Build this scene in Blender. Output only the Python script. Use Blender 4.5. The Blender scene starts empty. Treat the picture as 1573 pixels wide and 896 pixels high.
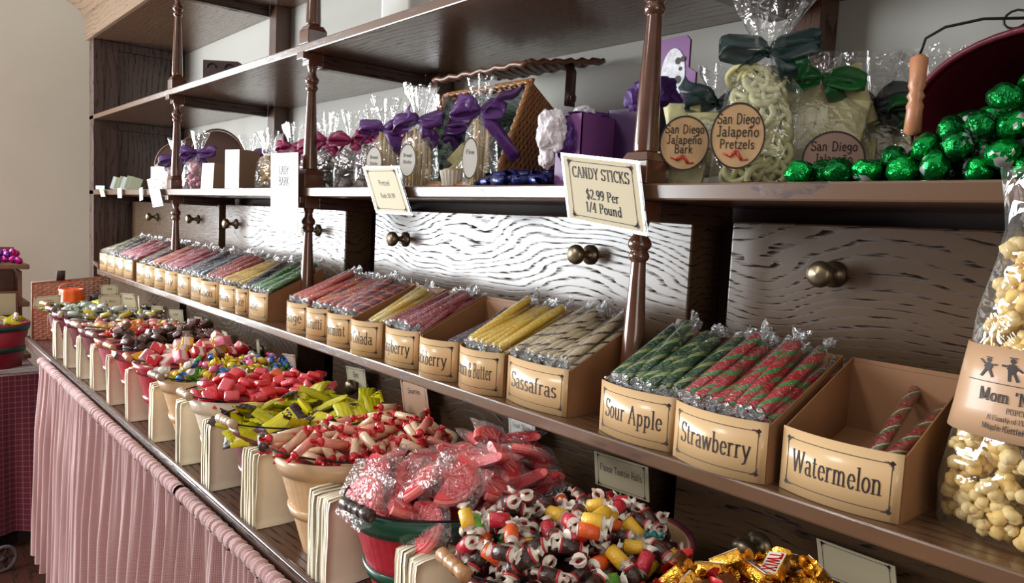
import bpy, bmesh, math, random
from math import sin, cos, pi, radians, sqrt, atan2, exp
from mathutils import Vector, Matrix, noise

S = bpy.context.scene
C = S.collection
EYE = 1.45                      # lens height above the floor; heights below are given relative to it

# ------------------------------------------------------------------ camera, light, exposure
cd = bpy.data.cameras.new('camera'); cam = bpy.data.objects.new('camera', cd); C.objects.link(cam)
cd.sensor_width = 36; cd.lens = 1156.72/1573*36; cd.clip_start = .02
yaw, pit, rol = radians(49.1636), radians(5.0803), radians(2.8421)
_f = Vector((-sin(yaw)*cos(pit), cos(yaw)*cos(pit), -sin(pit)))
_r = Vector((cos(yaw), sin(yaw), 0)); _u = _r.cross(_f)
r2 = _r*cos(rol)+_u*sin(rol); u2 = -_r*sin(rol)+_u*cos(rol)
cam.matrix_world = Matrix(((r2.x,u2.x,-_f.x,0),(r2.y,u2.y,-_f.y,0),(r2.z,u2.z,-_f.z,EYE),(0,0,0,1)))
S.camera = cam
cd.dof.use_dof = False
S.view_settings.view_transform = 'Standard'; S.view_settings.look = 'None'
S.view_settings.gamma = 1; S.view_settings.use_curve_mapping = False
S.view_settings.exposure = 0.0
S.cycles.max_bounces = 7; S.cycles.diffuse_bounces = 3; S.cycles.glossy_bounces = 3
S.cycles.transparent_max_bounces = 40; S.cycles.transmission_bounces = 6
S.cycles.caustics_reflective = False; S.cycles.caustics_refractive = False
S.cycles.sample_clamp_indirect = 4

w = bpy.data.worlds.new('daylit_room'); S.world = w; w.use_nodes = True
# dim surroundings of the shop with a paler ceiling overhead
_nt=w.node_tree; _bg=_nt.nodes['Background']; _bg.inputs[1].default_value = 1.0
_tc=_nt.nodes.new('ShaderNodeTexCoord'); _sp=_nt.nodes.new('ShaderNodeSeparateXYZ'); _nt.links.new(_tc.outputs['Generated'],_sp.inputs[0])
_cr=_nt.nodes.new('ShaderNodeValToRGB'); _mr=_nt.nodes.new('ShaderNodeMapRange'); _mr.inputs[1].default_value=-1; _nt.links.new(_sp.outputs[2],_mr.inputs[0]); _nt.links.new(_mr.outputs[0],_cr.inputs[0]); _nt.links.new(_cr.outputs[0],_bg.inputs[0])
_e=_cr.color_ramp.elements; _e[0].position=.40; _e[0].color=(.26,.21,.19,1); _e[1].position=.85; _e[1].color=(.85,.82,.80,1)
_m=_e.new(.56); _m.color=(.17,.145,.13,1)

def area(name, loc, rot, sx, sy, power, col):
    l = bpy.data.lights.new(name, 'AREA'); l.shape = 'RECTANGLE'; l.size = sx; l.size_y = sy; l.energy = power; l.color = col
    o = bpy.data.objects.new(name, l); C.objects.link(o); o.location = loc; o.rotation_euler = rot; return o
# daylight entering through the large window in the left wall
area('window_daylight', (-4.66, -2.09, EYE+.12), (0, -pi/2, 0), 1.56, 4.42, 400, (.92,.97,1.0))
# added soft fill that brightens the left wall; no opening stands behind it
area('left_wall_fill', (-2.6, -3.6, EYE+2.4), (radians(52), 0, radians(28)), 1.2, .8, 90, (1,.97,.93))
# added fill for faces turned right, unseen behind and right of the camera
area('right_side_fill', (3.6, -1.6, EYE+.25), (0, pi/2, -.25), 1.8, 2.0, 46, (1,.95,.88))

# ------------------------------------------------------------------ helpers
def tag(o, label=None, cat=None, group=None, kind=None):
    if label: o['label'] = label
    if cat: o['category'] = cat
    if group: o['group'] = group
    if kind: o['kind'] = kind
    return o
def empty(name, loc=(0,0,0), rz=0):
    o = bpy.data.objects.new(name, None); o.empty_display_size = .02; C.objects.link(o)
    o.location = (loc[0], loc[1], loc[2]+EYE); o.rotation_euler = (0,0,rz); return o
class MB:
    """mesh builder: collects vertices and faces, several materials"""
    def __init__(s): s.v=[]; s.f=[]; s.m=[]; s.cur=0
    def add(s, vs, fs):
        b=len(s.v); s.v += [tuple(v) for v in vs]; s.f += [tuple(i+b for i in f) for f in fs]; s.m += [s.cur]*len(fs); return s
    def box(s, x0,x1,y0,y1,z0,z1, M=None):
        vs=[Vector(p) for p in ((x0,y0,z0),(x1,y0,z0),(x1,y1,z0),(x0,y1,z0),(x0,y0,z1),(x1,y0,z1),(x1,y1,z1),(x0,y1,z1))]
        if M: vs=[M@v for v in vs]
        return s.add(vs, [(3,2,1,0),(4,5,6,7),(0,1,5,4),(1,2,6,5),(2,3,7,6),(3,0,4,7)])
    def tube(s, pts, r, n=8, caps=True):
        pts=[Vector(p) for p in pts]; rings=[]; N=len(pts)
        t0=(pts[1]-pts[0]).normalized(); up=Vector((0,0,1)) if abs(t0.z)<.9 else Vector((1,0,0))
        a=t0.cross(up).normalized()
        vs=[]
        for i,p in enumerate(pts):
            t=(pts[min(i+1,N-1)]-pts[max(i-1,0)])
            t = t.normalized() if t.length>1e-9 else t0
            a=(a-t*a.dot(t)); a = a.normalized() if a.length>1e-6 else t.orthogonal().normalized()
            b=t.cross(a); rr=r[i] if hasattr(r,'__len__') else r
            vs += [p+(a*cos(2*pi*k/n)+b*sin(2*pi*k/n))*rr for k in range(n)]
        fs=[(i*n+k, i*n+(k+1)%n, (i+1)*n+(k+1)%n, (i+1)*n+k) for i in range(N-1) for k in range(n)]
        if caps: fs += [tuple(range(n))[::-1], tuple((N-1)*n+k for k in range(n))]
        return s.add(vs, fs)
    def lathe(s, prof, n=16, M=None, sx=1, sy=1, caps=False):
        vs=[Vector((r*cos(2*pi*k/n)*sx, r*sin(2*pi*k/n)*sy, z)) for r,z in prof for k in range(n)]
        if M: vs=[M@v for v in vs]
        fs=[(i*n+k, i*n+(k+1)%n, (i+1)*n+(k+1)%n, (i+1)*n+k) for i in range(len(prof)-1) for k in range(n)]
        if caps: fs += [tuple(range(n))[::-1], tuple((len(prof)-1)*n+k for k in range(n))]
        return s.add(vs, fs)
    def sheet(s, P, nu, nv, wrap=False):
        """grid of points P(i,j)"""
        vs=[P(i,j) for j in range(nv) for i in range(nu)]
        fs=[(j*nu+i, j*nu+(i+1)%nu, (j+1)*nu+(i+1)%nu, (j+1)*nu+i) for j in range(nv-1) for i in range(nu if wrap else nu-1)]
        return s.add(vs, fs)
    def mesh(s, name, mats, smooth=True):
        me=bpy.data.meshes.new(name); me.from_pydata([tuple(v) for v in s.v], [], s.f)
        if not isinstance(mats,(list,tuple)): mats=[mats]
        for m in mats: me.materials.append(m)
        if len(mats)>1: me.polygons.foreach_set('material_index', s.m)
        if smooth: me.polygons.foreach_set('use_smooth', [True]*len(me.polygons))
        me.validate(); me.update(); return me
    def build(s, name, mats, parent=None, smooth=True, bevel=0, solid=0, auto=True):
        return place(name, s.mesh(name, mats, smooth), parent, smooth, bevel, solid, auto)
def place(name, me, parent=None, smooth=True, bevel=0, solid=0, auto=True):
    o=bpy.data.objects.new(name, me); C.objects.link(o)
    if parent: o.parent=parent
    else: o.location.z += EYE
    if solid:
        m=o.modifiers.new('s','SOLIDIFY'); m.thickness=solid; m.offset=0
    if bevel:
        m=o.modifiers.new('b','BEVEL'); m.width=bevel; m.segments=2; m.limit_method='ANGLE'; m.angle_limit=radians(40)
    if smooth and auto and bevel:
        m=o.modifiers.new('w','WEIGHTED_NORMAL')
    return o
def copy_tree(o, parent=None):
    c=o.copy(); C.objects.link(c); c.parent=parent
    for ch in list(o.children): copy_tree(ch, c)
    return c
def structure(o): o['kind']='structure'; return o

# ------------------------------------------------------------------ materials
_mats={}
def mat(name, col, rough=.5, metal=0, spec=.5, coat=0, bump=0, bscale=60, trans=0, var=0, vscale=8, sheen=0, sub=0):
    if name in _mats: return _mats[name]
    m=bpy.data.materials.new(name); m.use_nodes=True; nt=m.node_tree; b=nt.nodes['Principled BSDF']
    b.inputs['Base Color'].default_value=(*col,1); b.inputs['Roughness'].default_value=rough; b.inputs['Metallic'].default_value=metal
    b.inputs['Specular IOR Level'].default_value=spec; b.inputs['Coat Weight'].default_value=coat; b.inputs['Coat Roughness'].default_value=.12
    b.inputs['Transmission Weight'].default_value=trans; b.inputs['Sheen Weight'].default_value=sheen
    if sub: b.inputs['Subsurface Weight'].default_value=sub; b.inputs['Subsurface Radius'].default_value=(.01,.006,.004)
    tc=None
    if bump or var:
        tc=nt.nodes.new('ShaderNodeTexCoord')
    if bump:
        n=nt.nodes.new('ShaderNodeTexNoise'); n.inputs['Scale'].default_value=bscale; n.inputs['Detail'].default_value=3
        nt.links.new(tc.outputs['Object'], n.inputs['Vector'])
        bp=nt.nodes.new('ShaderNodeBump'); bp.inputs['Strength'].default_value=bump; bp.inputs['Distance'].default_value=.004
        nt.links.new(n.outputs['Fac'], bp.inputs['Height']); nt.links.new(bp.outputs[0], b.inputs['Normal'])
        if coat: nt.links.new(bp.outputs[0], b.inputs['Coat Normal'])
    if var:
        n=nt.nodes.new('ShaderNodeTexNoise'); n.inputs['Scale'].default_value=vscale; n.inputs['Detail'].default_value=4
        nt.links.new(tc.outputs['Object'], n.inputs['Vector'])
        r=nt.nodes.new('ShaderNodeMapRange'); r.inputs[3].default_value=1-var; r.inputs[4].default_value=1+var; r.inputs[1].default_value=.3; r.inputs[2].default_value=.7
        nt.links.new(n.outputs['Fac'], r.inputs[0])
        mx=nt.nodes.new('ShaderNodeMix'); mx.data_type='RGBA'; mx.blend_type='MULTIPLY'; mx.inputs[0].default_value=1
        mx.inputs[6].default_value=(*col,1); nt.links.new(r.outputs[0], mx.inputs[7]); nt.links.new(mx.outputs[2], b.inputs['Base Color'])
    _mats[name]=m; return m
def srgb(r,g,b):
    f=lambda c: (c/255/12.92) if c/255<=.04045 else ((c/255+.055)/1.055)**2.4
    return (f(r),f(g),f(b))
def math_node(nt, op, a, b=None):
    n=nt.nodes.new('ShaderNodeMath'); n.operation=op
    for i,x in enumerate((a,b)):
        if x is None: continue
        if isinstance(x,(int,float)): n.inputs[i].default_value=x
        else: nt.links.new(x, n.inputs[i])
    return n.outputs[0]
def oak(name, light, dark, lines, warp, axis='x', rough=.28, coat=.3, pore=.8, across='z', spec=.5):
    """oak: wavy growth rings and fine open pores that stay matt in the varnish"""
    m=bpy.data.materials.new(name); m.use_nodes=True; nt=m.node_tree; b=nt.nodes['Principled BSDF']; L=nt.links
    tc=nt.nodes.new('ShaderNodeTexCoord'); sp=nt.nodes.new('ShaderNodeSeparateXYZ'); L.new(tc.outputs['Object'], sp.inputs[0])
    ax={'x':sp.outputs[0],'y':sp.outputs[1],'z':sp.outputs[2]}
    other=[k for k in 'xyz' if k not in (axis,across)][0]
    def coords(sa,sc,so):
        cb=nt.nodes.new('ShaderNodeCombineXYZ')
        L.new(math_node(nt,'MULTIPLY',ax[axis],sa),cb.inputs[0]); L.new(math_node(nt,'MULTIPLY',ax[across],sc),cb.inputs[1]); L.new(math_node(nt,'MULTIPLY',ax[other],so),cb.inputs[2]); return cb.outputs[0]
    n1=nt.nodes.new('ShaderNodeTexNoise'); n1.inputs['Scale'].default_value=1; n1.inputs['Detail'].default_value=1.5; L.new(coords(2.3,4.6,6),n1.inputs['Vector'])
    n2=nt.nodes.new('ShaderNodeTexNoise'); n2.inputs['Scale'].default_value=1; n2.inputs['Detail'].default_value=4; L.new(coords(26,300,60),n2.inputs['Vector'])
    n3=nt.nodes.new('ShaderNodeTexNoise'); n3.inputs['Scale'].default_value=1; n3.inputs['Detail'].default_value=3; L.new(coords(9,60,30),n3.inputs['Vector'])
    v=math_node(nt,'ADD', math_node(nt,'ADD', math_node(nt,'MULTIPLY',ax[across],lines), math_node(nt,'MULTIPLY',n1.outputs['Fac'],warp)), math_node(nt,'MULTIPLY',n3.outputs['Fac'],1.1))
    fr=math_node(nt,'FRACT',v)
    ring=nt.nodes.new('ShaderNodeMapRange'); ring.interpolation_type='SMOOTHSTEP'; ring.inputs[1].default_value=.60; ring.inputs[2].default_value=.94; L.new(fr,ring.inputs[0])
    fine=nt.nodes.new('ShaderNodeMapRange'); fine.inputs[1].default_value=.46; fine.inputs[2].default_value=.58; L.new(n2.outputs['Fac'],fine.inputs[0])
    mask=math_node(nt,'MULTIPLY', ring.outputs[0], math_node(nt,'ADD', math_node(nt,'MULTIPLY',fine.outputs[0],.8),.2))
    mx=nt.nodes.new('ShaderNodeMix'); mx.data_type='RGBA'; L.new(mask,mx.inputs[0]); mx.inputs[6].default_value=(*light,1); mx.inputs[7].default_value=(*dark,1)
    L.new(mx.outputs[2],b.inputs['Base Color'])
    L.new(math_node(nt,'ADD',math_node(nt,'MULTIPLY',mask,.5*pore),rough),b.inputs['Roughness'])
    L.new(math_node(nt,'SUBTRACT',spec,math_node(nt,'MULTIPLY',mask,spec*pore)),b.inputs['Specular IOR Level'])
    L.new(math_node(nt,'SUBTRACT',coat,math_node(nt,'MULTIPLY',mask,coat*pore)),b.inputs['Coat Weight']); b.inputs['Coat Roughness'].default_value=.3
    bp=nt.nodes.new('ShaderNodeBump'); bp.inputs['Strength'].default_value=.25; bp.inputs['Distance'].default_value=.001; bp.invert=True
    L.new(mask,bp.inputs['Height']); L.new(bp.outputs[0],b.inputs['Normal'])
    _mats[name]=m; return m
W_LIGHT=srgb(100,72,52); W_DARK=srgb(40,24,20)
OAK_X=oak('oak_long', W_LIGHT, srgb(62,40,32), 55, 5, 'x', across='y', rough=.2, coat=.6, pore=.35)
OAK_D=oak('oak_drawer', srgb(86,64,44), srgb(38,26,20), 78, 19, 'x', rough=.25, coat=.34, across='z', spec=.62, pore=1.0)
OAK_Z=oak('oak_upright', srgb(84,56,42), srgb(54,34,28), 70, 1.6, 'z', across='x', rough=.28, coat=.3, pore=.4)
OAK_Y=oak('oak_cross', srgb(70,46,38), srgb(36,22,20), 60, 4, 'y', across='z')
OAK_C=oak('oak_crown', srgb(134,110,88), srgb(96,72,56), 40, 3, 'x', across='z')
OAK_U=oak('oak_panel', srgb(84,64,58), srgb(50,36,34), 40, 5, 'z', across='y')
SPINDLE=mat('turned_oak', srgb(92,56,40), .2, coat=.6, var=.2, vscale=40)
BRASS=mat('aged_brass', srgb(128,114,92), .34, metal=.85, var=.15)
BLACKM=mat('wrought_wire', srgb(40,34,34), .35, metal=.7)
KRAFT=mat('kraft_board', srgb(138,96,62), .6, var=.06, vscale=30)
LABELP=mat('label_paper', srgb(212,176,128), .32, spec=.45, coat=.25)
CARDP=mat('card_paper', srgb(196,184,154), .6, spec=.25)
WHITECARD=mat('white_card', srgb(232,230,222), .5)
INK=mat('black_ink', srgb(45,32,30), .6)
BAGP=mat('cream_bag_paper', srgb(242,230,204), .7, var=.04, vscale=25)
def film(name, tint=(1,1,1), amount=.07, edge=.55, rough=.08, bscale=45, bstr=.8, dist=.006, haze=.06):
    if name in _mats: return _mats[name]
    m=bpy.data.materials.new(name); m.use_nodes=True; nt=m.node_tree; L=nt.links; nt.nodes.remove(nt.nodes['Principled BSDF'])
    out=[n for n in nt.nodes if n.type=='OUTPUT_MATERIAL'][0]
    tr=nt.nodes.new('ShaderNodeBsdfTransparent'); tr.inputs[0].default_value=(*tint,1)
    gl=nt.nodes.new('ShaderNodeBsdfGlossy'); gl.inputs['Roughness'].default_value=rough; gl.inputs['Color'].default_value=(1,1,1,1)
    df=nt.nodes.new('ShaderNodeBsdfTranslucent'); df.inputs[0].default_value=(.9,.92,.95,1)
    tc=nt.nodes.new('ShaderNodeTexCoord'); n=nt.nodes.new('ShaderNodeTexNoise'); n.inputs['Scale'].default_value=bscale; n.inputs['Detail'].default_value=2; n.inputs['Distortion'].default_value=1.2
    L.new(tc.outputs['Object'],n.inputs['Vector']); bp=nt.nodes.new('ShaderNodeBump'); bp.inputs['Strength'].default_value=bstr; bp.inputs['Distance'].default_value=dist; L.new(n.outputs['Fac'],bp.inputs['Height'])
    L.new(bp.outputs[0],gl.inputs['Normal'])
    lw=nt.nodes.new('ShaderNodeLayerWeight'); lw.inputs['Blend'].default_value=.35; L.new(bp.outputs[0],lw.inputs['Normal'])
    fac=math_node(nt,'ADD',math_node(nt,'MULTIPLY',lw.outputs['Facing'],edge),amount)
    mx=nt.nodes.new('ShaderNodeMixShader'); L.new(fac,mx.inputs[0]); L.new(tr.outputs[0],mx.inputs[1]); L.new(gl.outputs[0],mx.inputs[2])
    m2=nt.nodes.new('ShaderNodeMixShader'); m2.inputs[0].default_value=haze; L.new(mx.outputs[0],m2.inputs[1]); L.new(df.outputs[0],m2.inputs[2]); L.new(m2.outputs[0],out.inputs[0])
    _mats[name]=m; return m
CELLO=film('clear_cellophane')
TUFT=film('twisted_cellophane', amount=.4, edge=.6, rough=.12, bscale=220, bstr=1, dist=.01)
WRAPC=film('candy_wrap_film', amount=.1, edge=.35, rough=.08, bscale=140, bstr=.7)
def organza(name, col, alpha=.8):
    m=bpy.data.materials.new(name); m.use_nodes=True; b=m.node_tree.nodes['Principled BSDF']
    b.inputs['Base Color'].default_value=(*col,1); b.inputs['Roughness'].default_value=.35; b.inputs['Alpha'].default_value=alpha; b.inputs['Sheen Weight'].default_value=.08
    return m
PURPLE_R=organza('purple_organza', srgb(84,28,112), .82); MAG_R=organza('magenta_organza', srgb(150,24,84), .9)
GREEN_R=organza('green_organza', srgb(24,104,44), .75); TEAL_R=organza('dark_teal_organza', srgb(8,44,42), .78); BLACK_R=organza('charcoal_organza', srgb(36,46,46), .7)

# ------------------------------------------------------------------ lettering: strokes laid as thin inked quads
def A(cx,cy,rx,ry,a0,a1,n=9): return [(cx+rx*cos(radians(a0+(a1-a0)*i/(n-1))), cy+ry*sin(radians(a0+(a1-a0)*i/(n-1)))) for i in range(n)]
def st(x,y0,y1,f='bt'): return ('s',x,y0,y1,f)
G={}
def g(ch,adv,*strokes): G[ch]=(adv,strokes)
x_=.64
g(' ',.3)
g('a',.5,A(.22,.46,.15,.18,150,0),[(.37,.46),(.37,.08),(.44,.0),(.5,.03)],A(.24,.18,.17,.18,50,310))
g('b',.54,st(.12,0,1,'t'),A(.28,.31,.17,.32,150,-150,14))
g('c',.46,A(.26,.32,.19,.32,45,315,14))
g('d',.56,st(.42,0,1,'bt'),A(.26,.31,.18,.32,30,330,14))
g('e',.48,[(.07,.36),(.41,.36)],A(.25,.32,.18,.32,8,320,14))
g('f',.34,st(.14,0,.8,'b'),A(.26,.8,.12,.2,180,60,6),[(.02,x_),(.3,x_)])
g('g',.52,A(.24,.38,.17,.26,0,360,14),[(.41,.6),(.41,-.12)],A(.24,-.12,.17,.16,0,-150,8))
g('h',.6,st(.12,0,1,'bt'),A(.28,.42,.16,.22,170,0,8),st(.44,0,.42,'b'))
g('i',.28,st(.14,0,x_,'bt'),('d',.14,.86))
g('j',.28,[(.16,x_),(.16,-.14),(.04,-.24)],('d',.16,.86))
g('k',.56,st(.12,0,1,'bt'),[(.14,.26),(.42,x_)],[(.24,.36),(.46,0)])
g('l',.28,st(.14,0,1,'bt'))
g('m',.88,st(.12,0,x_,'bt'),A(.27,.42,.14,.22,160,0,8),st(.41,0,.42,'b'),A(.56,.42,.15,.22,160,0,8),st(.71,0,.42,'b'))
g('n',.6,st(.12,0,x_,'bt'),A(.28,.42,.16,.22,160,0,8),st(.44,0,.42,'b'))
g('ñ',.6,st(.12,0,x_,'bt'),A(.28,.42,.16,.22,160,0,8),st(.44,0,.42,'b'),[(.12,.84),(.22,.92),(.34,.84),(.44,.92)])
g('o',.5,A(.25,.32,.19,.32,0,360,18))
g('p',.55,st(.12,-.28,x_,'bt'),A(.28,.33,.17,.31,150,-150,14))
g('q',.55,st(.42,-.28,x_,'b'),A(.26,.33,.18,.31,30,330,14))
g('r',.42,st(.12,0,x_,'bt'),A(.28,.42,.14,.22,150,50,6))
g('s',.42,A(.21,.48,.13,.16,30,250,9)+A(.21,.16,.14,.16,80,-150,9))
g('t',.36,[(.14,.86),(.14,.12),(.22,.0),(.32,.06)],[(.02,x_),(.3,x_)])
g('u',.6,st(.12,.2,x_,'t'),A(.27,.2,.15,.2,180,350,8),st(.44,0,x_,'bt'))
g('v',.5,[(.05,x_),(.25,0)],[(.25,0),(.45,x_)],[(0,x_),(.13,x_)],[(.37,x_),(.5,x_)])
g('w',.74,[(.05,x_),(.2,0)],[(.2,0),(.36,x_)],[(.36,x_),(.52,0)],[(.52,0),(.68,x_)],[(0,x_),(.13,x_)],[(.6,x_),(.74,x_)])
g('x',.5,[(.05,x_),(.43,0)],[(.43,x_),(.05,0)])
g('y',.5,[(.05,x_),(.26,.02)],[(.45,x_),(.2,-.2),(.06,-.26)],[(0,x_),(.13,x_)],[(.37,x_),(.5,x_)])
g('z',.46,[(.05,x_),(.4,x_)],[(.4,x_),(.05,0)],[(.05,0),(.42,0)])
g('A',.72,[(.08,0),(.34,1)],[(.34,1),(.62,0)],[(.18,.36),(.52,.36)],[(0,0),(.18,0)],[(.5,0),(.72,0)])
g('B',.64,st(.14,0,1,'bt'),A(.3,.76,.2,.24,90,-90,9),A(.32,.26,.24,.26,90,-90,9),[(.12,1),(.3,1)],[(.12,.52),(.32,.52)],[(.12,0),(.32,0)])
g('C',.64,A(.36,.5,.28,.5,45,315,18),[(.56,.82),(.57,.98)])
g('D',.7,st(.14,0,1,'bt'),A(.3,.5,.32,.5,90,-90,16),[(.12,1),(.3,1)],[(.12,0),(.3,0)])
g('E',.6,st(.14,0,1,'bt'),[(.12,1),(.52,1),(.53,.84)],[(.12,.52),(.4,.52)],[(.12,0),(.54,0),(.55,.18)])
g('F',.56,st(.14,0,1,'bt'),[(.12,1),(.52,1),(.53,.84)],[(.12,.52),(.4,.52)])
g('G',.7,A(.36,.5,.28,.5,45,350,18),[(.44,.42),(.64,.42)],[(.6,.42),(.6,.1)])
g('H',.74,st(.14,0,1,'bt'),st(.58,0,1,'bt'),[(.14,.52),(.58,.52)])
g('I',.32,st(.16,0,1,'bt'))
g('J',.5,[(.34,1),(.34,.16)],A(.2,.16,.14,.16,0,-160,8),[(.22,1),(.46,1)])
g('K',.7,st(.14,0,1,'bt'),[(.16,.4),(.54,1)],[(.28,.56),(.6,0)],[(.44,1),(.66,1)],[(.48,0),(.7,0)])
g('L',.58,st(.14,0,1,'bt'),[(.12,0),(.52,0),(.54,.2)])
g('M',.86,st(.14,0,1,'b'),[(.14,1),(.42,.1)],[(.42,.1),(.7,1)],st(.7,0,1,'b'))
g('N',.74,st(.14,0,1,'bt'),[(.14,1),(.58,0)],st(.58,0,1,'t'))
g('O',.72,A(.36,.5,.28,.5,0,360,22))
g('P',.6,st(.14,0,1,'bt'),A(.3,.74,.22,.26,90,-90,9),[(.12,1),(.3,1)],[(.12,.48),(.3,.48)])
g('R',.68,st(.14,0,1,'bt'),A(.3,.74,.22,.26,90,-90,9),[(.12,1),(.3,1)],[(.12,.48),(.3,.48)],[(.34,.48),(.6,0)],[(.5,0),(.68,0)])
g('S',.56,A(.28,.75,.2,.25,30,250,11)+A(.28,.25,.22,.25,80,-155,11),[(.48,.8),(.49,.98)],[(.07,.2),(.06,.02)])
g('T',.64,st(.32,0,1,'b'),[(.04,.84),(.05,1),(.59,1),(.6,.84)])
g('U',.7,st(.14,.25,1,'t'),A(.35,.25,.21,.25,180,360,10),st(.56,.25,1,'t'))
g('V',.66,[(.08,1),(.32,0)],[(.32,0),(.58,1)],[(0,1),(.18,1)],[(.48,1),(.66,1)])
g('W',.96,[(.08,1),(.28,0)],[(.28,0),(.47,1)],[(.47,1),(.68,0)],[(.68,0),(.88,1)],[(0,1),(.18,1)],[(.78,1),(.96,1)])
g('X',.66,[(.08,1),(.58,0)],[(.58,1),(.08,0)],[(0,1),(.18,1)],[(.48,1),(.66,1)],[(0,0),(.18,0)],[(.48,0),(.66,0)])
g('Y',.66,[(.08,1),(.33,.5)],[(.33,.5),(.58,1)],st(.33,0,.5,'b'),[(0,1),(.18,1)],[(.48,1),(.66,1)])
g('1',.4,st(.2,0,1,'b'),[(.2,1),(.08,.86)])
g('2',.54,A(.26,.74,.19,.26,160,-30,9)+[(.06,.04)],[(.06,.03),(.46,.03),(.48,.16)])
g('4',.56,[(.36,1),(.04,.3)],[(.04,.3),(.52,.3)],st(.36,0,1,'b'))
g('9',.52,A(.25,.7,.18,.3,0,360,14),[(.43,.7),(.4,.3),(.28,.06),(.1,.04)])
g('$',.54,A(.27,.72,.18,.2,30,250,9)+A(.27,.28,.19,.24,80,-155,9),[(.27,1.08),(.27,-.1)])
g('.',.24,('d',.1,.05)); g('/',.44,[(.04,-.05),(.38,1.05)]); g("'",.22,[(.1,1),(.08,.76)])
g('&',.7,A(.3,.78,.14,.2,-40,230,10)+[(.6,.02)],A(.28,.24,.22,.25,120,350,10)+[(.6,.46)]); g('~',.5,[(.05,.9),(.2,1),(.3,.9),(.45,1)])
def text_quads(txt, h, serif=True, wt=None, sq=1.0):
    """-> list of quads (4 points each in 2D), total width; baseline at 0, starts at x=0"""
    thick=.135 if serif else .085; thin=.05 if serif else .085
    if wt: thick*=wt; thin*=wt
    Q=[]; X=0
    def seg(a,b):
        dx,dy=b[0]-a[0],b[1]-a[1]; L=sqrt(dx*dx+dy*dy)
        if L<1e-6: return
        hh=(thin+(thick-thin)*abs(dy)/L)/2
        ex,ey=dx/L*hh*.35,dy/L*hh*.35
        # keep stem width horizontal like a broad nib
        px,py=-dy/L*hh,dx/L*hh
        Q.append([(X+(p[0]-0),p[1]) for p in ((a[0]-ex+px,a[1]-ey+py),(a[0]-ex-px,a[1]-ey-py),(b[0]+ex-px,b[1]+ey-py),(b[0]+ex+px,b[1]+ey+py))])
    for ch in txt:
        adv,ss=G.get(ch,G[' '])
        for s in ss:
            if isinstance(s,tuple) and s[0]=='s':
                _,x,y0,y1,f=s; n=4
                for i in range(n): seg((x,y0+(y1-y0)*i/n),(x,y0+(y1-y0)*(i+1)/n))
                if serif:
                    if 'b' in f: seg((x-.13,y0+.02),(x+.13,y0+.02))
                    if 't' in f: seg((x-.13,y1-.02),(x+.06 if y1<=1 else x+.13,y1-.02))
            elif isinstance(s,tuple) and s[0]=='d':
                _,x,y=s; r=.07; Q.append([(X+x-r,y-r),(X+x+r,y-r),(X+x+r,y+r),(X+x-r,y+r)])
            else:
                for i in range(len(s)-1):
                    a,b=s[i],s[i+1]
                    seg(a,b)
        X += adv+.04
    k=h; Q=[[(x*k*sq,y*k) for x,y in q] for q in Q]
    return Q, X*k*sq
def border_quads(w,h,t,ornate=True,n=14):
    """thin frame with scrolled corners, centred on 0,0"""
    Q=[]
    for sgn in (-1,1):
        for i in range(n):
            x0=-w/2+w*i/n; x1=x0+w/n; y=sgn*h/2; Q.append([(x0,y-t/2),(x1,y-t/2),(x1,y+t/2),(x0,y+t/2)])
            y0=-h/2+h*i/n; y1=y0+h/n; x=sgn*w/2; Q.append([(x-t/2,y0),(x+t/2,y0),(x+t/2,y1),(x-t/2,y1)])
    if ornate:
        for sx in (-1,1):
            for sy in (-1,1):
                cx,cy=sx*w/2,sy*h/2
                for (ox,oy,r) in ((0,0,2.6),(-1,0,1.3),(0,-1,1.3),(-2,.4,.9),(.4,-2,.9),(-3,.5,.6),(.5,-3,.6),(-1.4,-.7,.5),(-.7,-1.4,.5)):
                    x=cx+sx*ox*t*2.6; y=cy+sy*oy*t*2.6; rr=r*t*1.45
                    Q.append([(x-rr,y),(x,y-rr),(x+rr,y),(x,y+rr)])
    return Q
def letter_mesh(quads, fn, name='lettering', material=None):
    mb=MB()
    for q in quads: mb.add([fn(x,y) for x,y in q],[(0,1,2,3)])
    return mb.mesh(name, material or INK, False)
def shift(Q,dx,dy): return [[(x+dx,y+dy) for x,y in q] for q in Q]
def centred(txt,h,y,cx=0,serif=True,maxw=None,wt=None):
    Q,wd=text_quads(txt,h,serif,wt)
    k=1
    if maxw and wd>maxw: k=maxw/wd; Q=[[(x*k,yy) for x,yy in q] for q in Q]; wd*=k
    return shift(Q,cx-wd/2,y)
# ------------------------------------------------------------------ the room
def sbox(name, m, *a):
    o=MB().box(*a).build(name, m, None, False); return structure(o)
WALL=mat('cream_wall_paint', srgb(228,222,206), .8, bump=.12, bscale=90, var=.03, vscale=3)
WALLB=mat('pale_wall_paint', srgb(188,186,178), .75, bump=.08, bscale=90)
XW=-4.72
# back wall behind the shelving
sbox('wall_back', WALLB, XW, 1.3, 1.29, 1.41, -1.45, 1.35)
# left wall with a window opening between y=-4.3 and y=.12
sbox('wall_left', WALL, XW-.12, XW, .12, 1.41, -1.45, 1.35)
sbox('wall_left_sill', WALL, XW-.12, XW, -4.3, .12, -1.45, -.68)
sbox('wall_left_head', WALL, XW-.12, XW, -4.3, .12, .92, 1.35)
sbox('wall_left_end', WALL, XW-.12, XW, -5.2, -4.3, -1.45, 1.35)
WHITEP=mat('white_gloss_paint', srgb(225,225,220), .4)
wf=MB(); wf.box(XW-.08,XW-.03,-4.3,.12,-.68,-.62).box(XW-.08,XW-.03,-4.3,.12,.86,.92)
for y in (-4.3,-2.85,-1.38,.07): wf.box(XW-.08,XW-.03,y,y+.05,-.62,.86)
wo=structure(wf.build('window_1', WHITEP, None, False))
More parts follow.
